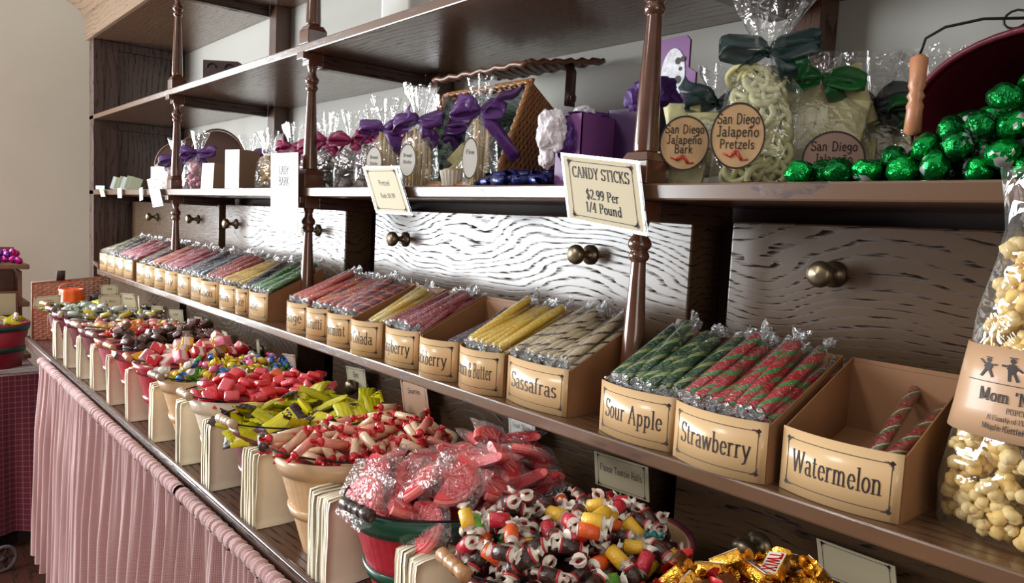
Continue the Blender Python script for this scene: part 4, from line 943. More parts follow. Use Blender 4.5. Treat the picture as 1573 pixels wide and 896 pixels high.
def cello_bag(ctr, a, d, ztie, ztop, label, ribbon, seed=1, yaw=0, lean=(0,0), bow_size=.05, name='cellophane_bag', group=None, neck=.012, flare=.035, bodyk=.72, tails=2, bowyaw=0, tail_len=1.2):
    """clear bag standing on the shelf: full body, gathered neck, flared crinkled top"""
    root=empty(name,ctr,yaw); tag(root,label,'bag',group)
    rnd=random.Random(seed); H=ztie; n=36
    prof=[(0,.93,.9),(.02,1,1),(bodyk*.5,1.02,1.02),(bodyk,.90,.86),(.84,.55,.5),(.94,.28,.3)]
    rows=[(z*H,a*p,d*q,0) for z,p,q in prof]+[(H,neck,neck,.0),(H+(ztop-H)*.35,flare*.6,flare*.35,.4),(H+(ztop-H)*.75,flare,flare*.5,.8),(ztop,flare*1.15,flare*.6,1)]
    def pt(i,j):
        z,A_,B_,fl=rows[j]; t=2*pi*i/n
        e=.72 if j<4 else 1
        cx_=abs(cos(t))**e*(1 if cos(t)>=0 else -1); sy_=abs(sin(t))**e*(1 if sin(t)>=0 else -1)
        k=1+.05*noise.noise(Vector((cos(t)*2+seed,sin(t)*2,z*30)))
        pl=1+(.22*sin(t*7+seed)*(.4+.6*rnd.random()) if j>=4 else 0)+(.35*sin(t*3+seed*2)*fl)
        zz=z+(ztop-H)*.25*fl*noise.noise(Vector((cos(t)*1.5+seed,sin(t)*1.5,3)))
        return (A_*cx_*k*pl+lean[0]*z/H,B_*sy_*k*pl+lean[1]*z/H,zz)
    b=MB(); b.sheet(pt,n,len(rows),True); 
    b.build('clear_bag',CELLO,root,True)
    if ribbon: bow(root,(lean[0],lean[1]-.004,H),bow_size,ribbon,seed,tails,bowyaw,tail_len)
    return root
def filler(root, fn): pass
def scatter(ctr,a,d,h,protos,N,label,group,name,cat,seed,yaw=0,size=.01,z0=.004,taper=.25,tilt=1.5,front=True):
    """things packed inside a bag: drawn towards its skin, lowest first"""
    rnd=random.Random(seed); M=Matrix.Translation((ctr[0],ctr[1],ctr[2]+EYE))@Matrix.Rotation(yaw,4,'Z')
    placed=[]
    k=0; tries=0
    while k<N and tries<N*60:
        tries+=1
        z=z0+size*.6+(h-size)*rnd.random(); f=1-taper*z/h
        t=rnd.uniform(0,2*pi); q=sqrt(rnd.uniform(.35,1))
        x=(a*f-size*.8)*q*cos(t); y=(d*f-size*.7)*q*sin(t)
        if any((x-p[0])**2+(y-p[1])**2+(z-p[2])**2<(size*1.25)**2 for p in placed): continue
        placed.append((x,y,z))
        o=bpy.data.objects.new(name,rnd.choice(protos)); C.objects.link(o)
        o.matrix_world=M@Matrix.Translation((x,y,z))@Matrix.Rotation(rnd.uniform(-tilt,tilt)*.5+pi/2,4,'X')@Matrix.Rotation(rnd.uniform(0,6.3),4,'Z')@Matrix.Rotation(rnd.uniform(-tilt,tilt)*.4,4,'Y')
        tag(o,label,cat,group); k+=1
def oval_label(root, c, rx, rz, lines, yaw=0, m=None, tilt=0, figure=True):
    """printed oval sticker with a dark rim"""
    M=Matrix.Translation(c)@Matrix.Rotation(yaw,4,'Z')@Matrix.Rotation(tilt,4,'X'); n=32
    b=MB(); b.add([M@Vector((rx*cos(2*pi*k/n),-.0006*(1 if False else 1)-.010*0,rz*sin(2*pi*k/n))) for k in range(n)]+[M@Vector((rx*cos(2*pi*k/n),.0006,rz*sin(2*pi*k/n))) for k in range(n)],[tuple(range(n)),tuple(range(2*n-1,n-1,-1))]+[(k,(k+1)%n,n+(k+1)%n,n+k) for k in range(n)])
    o=b.build('oval_label',m or mat('tan_label',srgb(196,160,116),.4,coat=.2,var=.12,vscale=40),root,False)
    Q=[]
    for k in range(40):
        a0,a1=2*pi*k/40,2*pi*(k+1)/40
        for r0,r1 in ((.94,1.0),):
            Q.append([(rx*r0*cos(a0),rz*r0*sin(a0)),(rx*r1*cos(a0),rz*r1*sin(a0)),(rx*r1*cos(a1),rz*r1*sin(a1)),(rx*r0*cos(a1),rz*r0*sin(a1))])
    for txt,h,y in lines: Q+=centred(txt,h*rz,y*rz,0,False,rx*1.55,1.35)
    l=place('lettering',letter_mesh(Q,lambda x,y:M@Vector((x,-.0013,y))),o,False); l.location=(0,0,0)
    if figure:
        b=MB()
        for (x0,y0,x1,y1,r) in ((-.25,-.62,.0,-.45,.075),(.0,-.45,.2,-.72,.06),(.2,-.72,.42,-.70,.035),(-.25,-.62,-.5,-.52,.03)):
            b.tube([M@Vector((x0*rx,-.0015,y0*rz)),M@Vector((x1*rx,-.0015,y1*rz))],r*rx,6)
        f=b.build('pepper_drawing',mat('pepper_red',srgb(190,60,44),.4),o,True)
    return o
# pretzels, bark and sticks
def pretzel_mesh(seed):
    b=MB(); R=.017
    b.tube([(R*cos(2*pi*k/18),R*.9*sin(2*pi*k/18),.001*sin(k*2+seed)) for k in range(19)],.0046,8,False)
    b.tube([(-R*.55,-R*.6,0),(0,R*.1,.002),(R*.5,R*.65,0)],.0040,8); b.tube([(R*.55,-R*.6,0),(R*.05,R*.05,-.001),(-R*.5,R*.65,0)],.0040,8)
    return b.mesh('pretzel',mat('green_icing',srgb(196,194,140),.5,var=.16,vscale=80,coat=.2))
PZ=[pretzel_mesh(s) for s in (1,2)]
BARK=[rbox(.052,.040,.010,.002,s,.006).mesh('bark',mat('bark_icing',srgb(196,190,140),.55,var=.22,vscale=60)) for s in (3,4,5)]
BIG=[rbox(.07,.085,.014,.003,s,.006).mesh('bark',mat('bark_icing',srgb(196,190,140),.55)) for s in (8,9)]
T1=(('San Diego',.30,.36),('Jalapeño',.30,-.02))
p=(-.700,.955,ZS); r=cello_bag(p,.050,.034,.128,.185,'clear bag of San Diego Jalapeno Bark with a dark teal ribbon, left of the pretzels',TEAL_R,3,.55,(.03,.01),.052,tails=2,tail_len=1.5)
oval_label(r,(-.012,-.040,.062),.036,.040,T1+(('Bark',.30,-.36),),0)
scatter(p,.048,.032,.105,BARK,16,'pale green jalapeno bark piece in the left labelled bag','jalapeno bark pieces','bark_piece','candy',4,.55,.02,tilt=.6)
p=(-.598,.950,ZS); r=cello_bag(p,.056,.036,.185,.262,'tall clear bag of San Diego Jalapeno Pretzels tied with a dark teal ribbon',TEAL_R,5,.55,(.012,.0),.066,flare=.042)
oval_label(r,(-.020,-.042,.066),.036,.045,T1+(('Pretzels',.27,-.38),),0)
scatter(p,.054,.034,.155,PZ,44,'pale green iced pretzel in the tall labelled bag','jalapeno pretzels','iced_pretzel','pretzel',6,.55,.016,taper=.3)
p=(-.535,1.03,ZS); r=cello_bag(p,.066,.040,.155,.190,'clear bag of San Diego Jalapeno bark slabs with a bright green ribbon',GREEN_R,7,.5,(-.01,0),.060,flare=.03)
oval_label(r,(.012,-.046,.040),.040,.038,(('San Diego',.32,.30),('Jalapeño',.30,-.12)),0,figure=False,m=mat('pinkish_label',srgb(150,120,104),.4))
scatter(p,.060,.036,.135,BIG,9,'large pale green bark slab in the green-ribboned bag','large bark slabs','bark_slab','candy',8,.5,.03,tilt=.4)
p=(-.500,1.10,ZS); r=cello_bag(p,.055,.036,.130,.200,'clear bag with a loose charcoal ribbon beside the oak rear post',BLACK_R,9,.4,(.0,0),.070,tails=3,tail_len=1.4)
scatter(p,.05,.034,.10,BARK,11,'bark piece in the charcoal-ribboned bag','bark in the charcoal-ribboned bag','bark_piece','candy',10,.4,.02,tilt=.6)
p=(-.435,1.12,ZS); r=cello_bag(p,.052,.036,.120,.195,'clear bag with a green ribbon right behind the wooden handle grip',GREEN_R,11,.4,(.0,0),.055)
scatter(p,.048,.034,.10,BARK,10,'bark piece in the bag behind the wooden grip','bark behind the wooden grip','bark_piece','candy',12,.4,.02,tilt=.6)
p=(-.330,1.20,ZS); r=cello_bag(p,.055,.036,.150,.225,'clear bag with a dark ribbon behind the top of the maroon basket',TEAL_R,13,.3,(.0,0),.055)
scatter(p,.05,.034,.12,BARK,8,'bark piece in the bag behind the maroon basket','bark behind the maroon basket','bark_piece','candy',14,.3,.02,tilt=.6)

# maroon oval basket on its side, spilling green foil chocolates
root=empty('tipped_basket',(-.262,.985,ZS+.088),0); tag(root,'maroon oval basket lying on its side with a wire handle and turned wooden grip','basket')
MB_=mat('maroon_lacquer',srgb(98,22,40),.45,coat=.3,bump=.3,bscale=60)
n=48; b=MB(); vs=[]; RX,RZ=.135,.084
M=Matrix.Rotation(radians(4),4,'X')
for f,y in ((1.03,0),(1.0,.004),(.78,.155),(.75,.150),(.955,.006),(.97,-.003)):
    for k in range(n):
        a=2*pi*k/n; vs.append(M@Vector((RX*f*cos(a),y,RZ*f*sin(a))))
b.add(vs,[(i*n+k,i*n+(k+1)%n,(i+1)*n+(k+1)%n,(i+1)*n+k) for i in range(5) for k in range(n)]+[tuple(2*n+k for k in range(n)),tuple(3*n+k for k in range(n))[::-1],])
b.build('basket_body',MB_,root,True)
b=MB(); b.tube([M@Vector((RX*1.03*cos(2*pi*k/n),-.003,RZ*1.04*sin(2*pi*k/n))) for k in range(n+1)],.0042,8,False); b.build('rim_hoop',MB_,root,True)
def PX(px,y,z): return px*y, y, z
hp=[(.03,-.004,.088),(-.02,-.012,.096),(-.06,-.03,.098),(-.092,-.05,.090),(-.108,-.06,.078),(-.112,-.062,.06)]
h=MB().tube([Vector(q) for q in hp],.0017,6).tube([Vector((-.112,-.062,-.03)),Vector((-.11,-.06,-.06)),Vector((-.09,-.03,-.075))],.0017,6).build('wire_handle',BLACKM,root,True)
pr=[(0,.004),(.004,.0098),(.028,.0085),(.034,.0095),(.040,.0070),(.045,.0098),(.051,.0070),(.057,.0095),(.063,.0085),(.088,.0098),(.092,.004)]
MB().lathe([(r_,z-.032) for z,r_ in pr],16,Matrix.Translation((-.112,-.062,0))).build('wooden_grip',mat('light_turned_wood',srgb(180,122,84),.45,coat=.2,var=.08,vscale=60),h,True)
b=MB(); b.tube([(-.035+.012*cos(t*.5),-.008,.098+.010*sin(t*.5)) for t in range(13)],.0014,6); b.build('wire_curl',BLACKM,h,True)
GF=[mat('green_foil',srgb(14,150,62),.2,metal=.85,bump=.9,bscale=110),mat('deep_green_foil',srgb(8,112,48),.24,metal=.85,bump=.8,bscale=130)]
SLV=mat('silver_paper_back',srgb(190,200,196),.3,metal=.6)
def choc(seed,m):
    b=ball_mesh(.0165,1.0,1.0,.86,.22,seed,3); 
    b.m=[1 if (Vector(b.v[f[0]]).normalized().z<-.80 and noise.noise(Vector(b.v[f[0]])*260)>.0) else 0 for f in b.f]
    return b.mesh('foil_chocolate',[m,SLV])
CH=[choc(s,GF[s%2]) for s in range(6)]
rnd=random.Random(77); pl=[]; Rg=.0155
def gtop(x):  # height of the pile along the shelf
    t=(x+.52)/.32
    return .012+max(0,min(1,(t-.30)/.7))**1.2*.125
cand=[]
for _ in range(6000):
    x=rnd.uniform(-.515,-.165); y=rnd.uniform(.885,.985 if x>-.40 else .925); 
    z=Rg*.86+rnd.random()*max(0,gtop(x)-(y-.9)*.10)
    cand.append((z,x,y))
cand.sort()
for z,x,y in cand:
    if len(pl)>=150: break
    if all((x-a)**2+(y-b_)**2+(z-c)**2>(Rg*1.80)**2 for c,a,b_ in pl): pl.append((z,x,y))
for k,(z,x,y) in enumerate(pl):
    o=bpy.data.objects.new('foil_chocolate',CH[k%6]); C.objects.link(o); o.location=(x,y,ZS+z+EYE); o.rotation_euler=(rnd.uniform(-2,2),rnd.uniform(-2,2),rnd.uniform(0,6))
    tag(o,'bright green foil-wrapped chocolate spilled before the tipped maroon basket','chocolate','green foil chocolates')

# lilac boxes with tissue
LIL=mat('lilac_card',srgb(126,72,134),.5,coat=.1); PLUM=mat('purple_tissue',srgb(74,34,110),.6,bump=.3,bscale=80); TIS=mat('white_tissue',srgb(214,208,214),.7)
def tissue(root,c,s,m,seed,name='tissue_paper'):
    bm=bmesh.new(); bmesh.ops.create_icosphere(bm,subdivisions=4,radius=1)
    for v in bm.verts:
        k=1+.32*noise.noise(v.co*1.8+Vector((seed,0,0)))+.22*abs(noise.noise(v.co*4+Vector((0,seed,0))))
        v.co=Vector((v.co.x*s[0]*k,v.co.y*s[1]*k,v.co.z*s[2]*k))+Vector(c)
    b=MB(); b.v=[tuple(v.co) for v in bm.verts]; b.f=[tuple(v.index for v in f.verts) for f in bm.faces]; b.m=[0]*len(b.f); bm.free()
    return b.build(name,m,root,False)
root=empty('gift_box',(-.918,.965,ZS),0); tag(root,'low lilac box overflowing with white and purple tissue behind the CANDY STICKS card','box')
b=MB(); t=.002; w,d,h=.031,.064,.120
b.box(-w,w,-d,-d+t,0,h).box(-w,w,d-t,d,0,h).box(-w,-w+t,-d,d,0,h).box(w-t,w,-d,d,0,h).box(-w,w,-d,d,0,t); b.build('box_body',LIL,root,False)
tissue(root,(-.02,-.085,.088),(.030,.022,.034),TIS,3)['label']='white tissue'; tissue(root,(.0,-.066,.075),(.020,.016,.030),PLUM,5)['label']='purple tissue'
tissue(root,(.0,.0,.120),(.026,.058,.010),PLUM,8)['label']='purple tissue'; tissue(root,(.003,-.03,.126),(.016,.018,.012),TIS,9)['label']='white tissue'
tissue(root,(-.022,-.09,.045),(.014,.010,.018),TIS,10)['label']='white tissue'
root=empty('gift_box',(-.852,1.03,ZS),0); tag(root,'tall lilac box with an owl picture and stepped back panel, behind the nearest post','box')
b=MB(); w,d,h=.052,.050,.135
b.box(-w,w,-d,-d+t,0,h).box(-w,w,d-t,d,0,h).box(-w,-w+t,-d,d,0,h).box(w-t,w,-d,d,0,h).box(-w,w,-d,d,0,t); b.build('box_body',mat('purple_card',srgb(66,30,80),.5),root,False)
b=MB(); q=[(-.052,0),(.052,0),(.052,.205),(.036,.215),(.036,.262),(.028,.27),(-.052,.27)]; m_=len(q)
b.add([(x,.050,z) for x,z in q]+[(x,.055,z) for x,z in q],[tuple(range(m_)),tuple(range(m_,2*m_))[::-1]]+[(i,(i+1)%m_,m_+(i+1)%m_,m_+i) for i in range(m_)])
bp=b.build('back_panel',LIL,root,False)
b=MB(); b.add([(.004+.026*cos(2*pi*k/24),.0488,.205+.046*sin(2*pi*k/24)) for k in range(24)]+[(.004+.026*cos(2*pi*k/24),.0499,.205+.046*sin(2*pi*k/24)) for k in range(24)],[tuple(range(24)),tuple(range(47,23,-1))]+[(k,(k+1)%24,24+(k+1)%24,24+k) for k in range(24)]); ow=b.build('owl_picture',mat('owl_white',srgb(220,220,226),.6,var=.25,vscale=120),bp,False)
b=MB()
for (x,z,r_) in ((.014,.228,.006),(.024,.230,.005),(.020,.214,.0035),(.016,.196,.007)): b.add([(x+r_*cos(2*pi*k/12),.0482,z+r_*sin(2*pi*k/12)) for k in range(12)],[tuple(range(12))])
o=b.build('owl_eyes',INK,bp,False)
tissue(root,(.015,-.01,.150),(.042,.042,.038),PLUM,12)['label']='dark purple tissue'

# wicker hamper on its side
WK=mat('wicker',srgb(168,116,70),.45,coat=.3,var=.2,vscale=50); WKD=mat('dark_wicker',srgb(110,70,46),.45,coat=.3,var=.2,vscale=60)
def weave(b,c00,c10,c01,c11,rows,waves,r,nrm,amp=.003):
    """woven panel between four corners: rods run along u, wobbling round the stakes"""
    c00,c10,c01,c11,nrm=map(Vector,(c00,c10,c01,c11,nrm))
    for j in range(rows):
        v=(j+.5)/rows; A_=c00.lerp(c01,v); B_=c10.lerp(c11,v); N=waves*4+1
        b.tube([A_.lerp(B_,i/(N-1))+nrm*amp*sin(i*pi/2+pi*(j%2)) for i in range(N)],r,5,False)
    for i in range(waves*2+1):
        u=i/(waves*2); b.tube([c00.lerp(c10,u),c01.lerp(c11,u)],r*.8,5,False)
root=empty('wicker_hamper',(-1.33,.97,ZS),0); tag(root,'open wicker picnic hamper lined with dark green checked cloth, lying on its side','hamper')
o_=Vector((-1.33,.97,0))
BLc=Vector((-1.485,.955,.005))-o_; BRc=Vector((-1.172,.955,.005))-o_; TLc=Vector((-1.505,1.065,.225))-o_; TRc=Vector((-1.200,1.065,.225))-o_
bBL=Vector((-1.46,1.20,.015))-o_; bBR=Vector((-1.27,1.20,.015))-o_; bTL=Vector((-1.48,1.22,.190))-o_; bTR=Vector((-1.285,1.22,.190))-o_
b=MB(); weave(b,BRc,TRc,bBR,bTR,22,8,.0035,(1,0,0)); weave(b,BLc,TLc,bBL,bTL,16,8,.0035,(-1,0,0)); weave(b,TLc,TRc,bTL,bTR,16,9,.0035,(0,0,1)); weave(b,BLc,BRc,bBL,bBR,16,9,.0032,(0,0,1),.001); weave(b,bBL,bBR,bTL,bTR,16,7,.0035,(0,1,0))
b.build('woven_body',WK,root,True)
b=MB()
for A_,B_ in ((BLc,BRc),(BRc,TRc),(TRc,TLc),(TLc,BLc)):
    for s in (0,1,2):
        N=25; b.tube([A_.lerp(B_,i/(N-1))+Vector((.005*cos(i*1.1+s*2.1),-.004+.005*sin(i*1.1+s*2.1),.006+.004*sin(i*1.1+s*2.1))) for i in range(N)],.0036,6)
b.build('braided_rim',WK,root,True)
GC=gingham('green_check', srgb(40,58,52), srgb(150,170,158), 42)
def lining(c,name='cloth_lining'):
    b=MB(); uv=[]
    N=9
    def g_(a,b_,c_,d_,off):
        base=len(b.v)
        for j in range(N):
            for i in range(N):
                p_=a.lerp(b_,i/(N-1)).lerp(c_.lerp(d_,i/(N-1)),j/(N-1))+Vector(off)*(1+.3*sin(i*1.3+j)); b.v.append(tuple(p_)); uv.append((i*.22/(N-1)+.5,j*.22/(N-1)))
        b.f+= [(base+j*N+i,base+j*N+i+1,base+(j+1)*N+i+1,base+(j+1)*N+i) for j in range(N-1) for i in range(N-1)]
    g_(BLc,TLc,bBL,bTL,(.009,0,0)); g_(BRc,TRc,bBR,bTR,(-.009,0,0)); g_(bBL,bBR,bTL,bTR,(0,-.011,0)); g_(TLc,TRc,bTL,bTR,(0,0,-.008)); g_(BLc,BRc,bBL,bBR,(0,0,.009))
    b.m=[0]*len(b.f); me=b.mesh(name,GC); add_uv(me,lambda k:uv[k]); o=bpy.data.objects.new(name,me); C.objects.link(o); o.parent=c
lining(root)
b=MB(); a_,c_,d_,e_=Vector((-1.52,1.035,.262))-o_,Vector((-1.185,1.035,.262))-o_,Vector((-1.47,1.245,.300))-o_,Vector((-1.17,1.245,.300))-o_
weave(b,a_,c_,d_,e_,16,12,.0036,(0,0,1)); 
for A_,B_ in ((a_,c_),(c_,e_),(d_,e_),(a_,d_)):
    b.tube([A_.lerp(B_,i/20)+Vector((0,0,.003*sin(i*1.9))) for i in range(21)],.0060,7)
b.build('hinged_lid',WKD,root,True)
st_=MB(); pts=[Vector((-1.19,1.15,.285))-o_,Vector((-1.175,1.15,.262))-o_,Vector((-1.165,1.14,.22))-o_,Vector((-1.16,1.135,.185))-o_]
st_.sheet(lambda i,j:pts[j]+Vector((.004*(i),.026*(i-.5),0)),2,4); so=st_.build('leather_strap',mat('brown_leather',srgb(70,42,40),.4,coat=.2),root,True,solid=.002)
MB().tube([Vector((.012+pts[3].x+.0*k,pts[3].y+.008*cos(2*pi*k/12),pts[3].z+.016+.010*sin(2*pi*k/12))) for k in range(13)],.0013,6,False).build('buckle',BRASS,so,True)
# things in and before the hamper
STICKM=MB().tube([(0,0,0),(0,0,.10),(0,0,.13)],[.0032,.0032,.0030],8).mesh('bread_stick',mat('bread_stick',srgb(206,180,130),.55,var=.12,vscale=60))
def upright(ctr,a,d,N,label,group,yaw,seed,h=1,name='bread_stick',cat='bread stick',me=None):
    rnd=random.Random(seed); M=Matrix.Translation((ctr[0],ctr[1],ctr[2]+EYE))@Matrix.Rotation(yaw,4,'Z'); pl=[]
    for _ in range(900):
        if len(pl)>=N: break
        t=rnd.uniform(0,2*pi); q=sqrt(rnd.random()); x,y=(a-.006)*q*cos(t),(d-.006)*q*sin(t)
        if any((x-u)**2+(y-v)**2<.0078**2 for u,v in pl): continue
        pl.append((x,y)); o=bpy.data.objects.new(name,me or STICKM); C.objects.link(o); o.matrix_world=M@Matrix.Translation((x*.8,y*.8,.003))@Matrix.Rotation(rnd.uniform(-.05,.05),4,'X')@Matrix.Rotation(rnd.uniform(-.06,.06),4,'Y')@Matrix.Diagonal((1,1,h*rnd.uniform(.93,1),1)); tag(o,label,cat,group)
p=(-1.185,.925,ZS); r=cello_bag(p,.034,.026,.150,.215,'slim clear bag of pale sticks with a long purple ribbon, standing before the wicker hamper',PURPLE_R,21,.6,(0,0),.062,tails=3,tail_len=1.7,flare=.022)
upright(p,.030,.023,13,'pale thin bread stick in the slim bag before the hamper','bread sticks before the hamper',.6,3)
oval_label(r,(-.012,-.029,.055),.016,.040,(('Fine',.2,.2),),0,m=WHITECARD,figure=False)
p=(-1.335,1.02,ZS+.014); r=cello_bag(p,.050,.030,.085,.125,'squat clear bag of pale crackers inside the wicker hamper',None,23,.5,(.02,0),.03)
scatter(p,.048,.03,.07,BARK,8,'pale cracker slab inside the hamper','crackers in the hamper','cracker','cracker',24,.5,.02,tilt=.6)
cup=empty('baking_cup',(-1.315,.955,ZS+.002)); tag(cup,'white fluted paper cup wrapped in film at the mouth of the wicker hamper','cup')
b=MB(); n=40; b.add([((.020+.008*z)*(1+.045*(-1)**k)*cos(2*pi*k/n),(.020+.008*z)*(1+.045*(-1)**k)*sin(2*pi*k/n),z*.036) for z in (0,1) for k in range(n)],[(k,(k+1)%n,n+(k+1)%n,n+k) for k in range(n)]+[tuple(range(n))[::-1]]); b.build('fluted_cup',mat('cup_paper',srgb(232,226,210),.5),cup,False,solid=.0008)
ball_mesh(.026,1,1,.35,.1,3).build('cake_top',mat('cake',srgb(190,160,120),.7),cup,True).location=(0,0,.034)
rnd=random.Random(5); BL=[K_roll(srgb(26,34,96),'bluefoil',r=.0105,L=.040,ends=mat('blue_foil',srgb(22,30,84),.2,metal=.7),metal=.6,rough=.2,el=.013)]
for k in range(13):
    o=bpy.data.objects.new('blue_sweet',BL[0][0]); C.objects.link(o); x=-1.13+.205*((k%7)/6)+rnd.uniform(-.008,.008); o.location=(x,.905+.035*(k//7)+rnd.uniform(-.006,.006),ZS+EYE+.011+(.012 if k>6 else 0)); o.rotation_euler=(rnd.uniform(-.2,.2),rnd.uniform(0,3),rnd.uniform(-1.2,1.2)+1.2)
    tag(o,'dark blue foil sweet lying at the shelf edge between hamper and lilac box','sweet','dark blue foil sweets')
    for nm,cm in BL[0][1]: c=bpy.data.objects.new(nm,cm); C.objects.link(c); c.parent=o
# purple-ribboned bags of sticks
for q,(x,y,a,zt,ztp,lb_) in enumerate(((-1.560,.935,.042,.140,.215,'clear bag of bread sticks, purple bow, left of the pair behind the tilted card'),(-1.425,.940,.044,.148,.225,'clear bag of bread sticks, purple bow, right of the pair by the hamper'),(-1.50,1.06,.040,.150,.23,'clear bag of sticks with a purple bow standing behind the pair near the rear post'))):
    p=(x,y,ZS); r=cello_bag(p,a,.028,zt,ztp,lb_,PURPLE_R,30+q,.55,(0,0),.075,tails=3,flare=.03)
    upright(p,a-.004,.025,14,'bread stick in the '+('left','right','rear')[q]+' purple-bowed bag','bread sticks in the %s purple-bowed bag'%('left','right','rear')[q],.55,30+q)
    if q<2: oval_label(r,(-.014,-.030,.060),.020,.036,(('Bread',.2,.2),('Sticks',.2,-.2)),0,m=WHITECARD,figure=False)
# magenta-ribboned bags of dark clusters
CL=[ball_mesh(.012,1.1,1,.9,.5,s,2).mesh('nut_cluster',mat('cluster_choc',srgb(96,76,68),.4,coat=.2,bump=.5,bscale=200,var=.2,vscale=90)) for s in (2,3,4)]
for q,(x,y,where) in enumerate(((-2.19,.99,'behind the white hanging sign'),(-2.05,1.0,'just left of the middle post'),(-1.90,.96,'first right of the middle post'),(-1.80,.98,'second right of the middle post'),(-1.70,.985,'third right of the middle post'),(-1.63,1.03,'tucked behind the purple-bowed bags'))):
    p=(x,y,ZS); r=cello_bag(p,.050,.032,.130,.205,'clear bag of dark clusters with a magenta ribbon, '+where,MAG_R,50+q,.6,(0,0),.060,tails=3,flare=.028)
    scatter(p,.047,.030,.105,CL,22,'nut cluster in the magenta-ribboned bag '+where,'nut clusters '+where,'nut_cluster','candy',60+q,.6,.0125)
# pale caramel bags
CRM=[ball_mesh(.011,1,1,.9,.3,s,2).mesh('caramel_corn',mat('caramel_corn',srgb(214,180,124),.5,var=.25,vscale=70)) for s in (5,6)]
for q,(x,y,where) in enumerate(((-2.44,1.02,'beside the tall kraft box'),(-2.33,.98,'right behind the white hanging sign'))):
    p=(x,y,ZS); r=cello_bag(p,.050,.034,.125,.185,'clear bag of caramel corn '+where,None,80+q,.6,(0,0),.05,neck=.02)
    scatter(p,.047,.031,.105,CRM,24,'caramel corn piece in the bag '+where,'caramel corn '+where,'caramel_corn','popcorn',90+q,.6,.0125)
# pinkish bags with purple bows at the far post
PKC=[ball_mesh(.014,1,1,.8,.2,s,2).mesh('pink_cookie',mat('pink_sweet',srgb(176,104,122),.5,var=.3,vscale=60)) for s in (7,8)]
for q,(x,y,zt,ztp,where) in enumerate(((-3.10,.93,.115,.190,'left of the far post'),(-2.86,.93,.130,.215,'right of the far post'),(-2.66,1.04,.125,.195,'behind the kraft boxes'))):
    p=(x,y,ZS); r=cello_bag(p,.052,.036,zt,ztp,'clear bag of pinkish sweets with a purple bow, '+where,PURPLE_R,100+q,.9,(0,0),.075,tails=2,flare=.024)
    scatter(p,.048,.033,.10,PKC,15,'pinkish sweet in the purple-bowed bag '+where,'pinkish sweets '+where,'pink_sweet','candy',110+q,.9,.016)
# kraft gift boxes with a white front
def kraftbox(c,w,d,h,label,yaw=0,lean=0):
    r=empty('kraft_box',c,yaw); tag(r,label,'box'); b=MB(); b.box(-w/2,w/2,0,d,0,h); 
    o=b.build('box_body',mat('grey_kraft',srgb(140,112,92),.6),r,False,bevel=.0015); MB().box(-w/2+.001,w/2-.001,-.0012,0,.001,h-.001).build('white_front',WHITECARD,r,False); r.rotation_euler.x=lean; return r
kraftbox((-2.40,.885,ZS),.075,.075,.123,'taller kraft box with a plain white front',.25)
kraftbox((-2.63,.885,ZS),.070,.070,.088,'shorter kraft box with a plain white front, leaning back',.25,-.06)
kraftbox((-3.30,.92,ZS),.09,.05,.095,'small white-fronted box left of the pinkish bags',.5)
def slab(name,c,w,t,h,m,label,cat,rx=0,rz=0,ry=0):
    o=MB().box(-w/2,w/2,0,t,0,h).build(name,m,None,False,bevel=.0008); o.location=(c[0],c[1],c[2]+EYE); o.rotation_euler=(rx,ry,rz); tag(o,label,cat); return o
slab('folded_card',(-3.36,.95,ZS+.10),.085,.004,.035,mat('pale_green_card',srgb(196,204,190),.5),'pale folded card lying tilted on top of the small white-fronted box','card',-.9,.6)
for k in range(6):
    o=slab('leaflet',(-3.86+.062*k,.885,ZS),.052,.004,.058-.004*(k%2),mat(('leaf_olive','leaf_white')[k%3==0],(srgb(150,156,128),srgb(206,216,216))[k%3==0],.5),'folded leaflet standing at the far end of the middle shelf','leaflet',-.12,.9,.25); o['group']='leaflets at the far end'
    o['label']='folded leaflet standing in the row at the far end of the middle shelf'
slab('paper_tag',(-4.02,.856,ZS),.075,.003,.018,mat('cyan_tag',srgb(150,196,206),.5),'tiny cyan and white paper tag lying at the far left shelf end','tag',0,.3)
HOOP=mat('dark_cane',srgb(96,66,56),.5); 
for q,(x,y,R_2) in enumerate(((-3.74,1.12,.115),(-3.52,1.14,.125),(-3.20,1.12,.130))):
    r=empty('cane_fan',(x,y,ZS),1.0); tag(r,'round dark cane fan propped upright, '+('leftmost','middle','right')[q]+' of the three behind the pinkish bags','fan')
    MB().tube([(R_2*.85*cos(2*pi*k/32),0,R_2+.002+R_2*sin(2*pi*k/32)) for k in range(33)],.0042,8,False).build('hoop',mat('hoop_cane',srgb(134,100,84),.5),r,True)
    b=MB(); b.add([(R_2*.83*cos(2*pi*k/32),s*.0015,R_2+R_2*.97*sin(2*pi*k/32)) for s in (-1,1) for k in range(32)],[tuple(range(32)),tuple(range(63,31,-1))]); b.build('woven_leaf',HOOP,r,False)
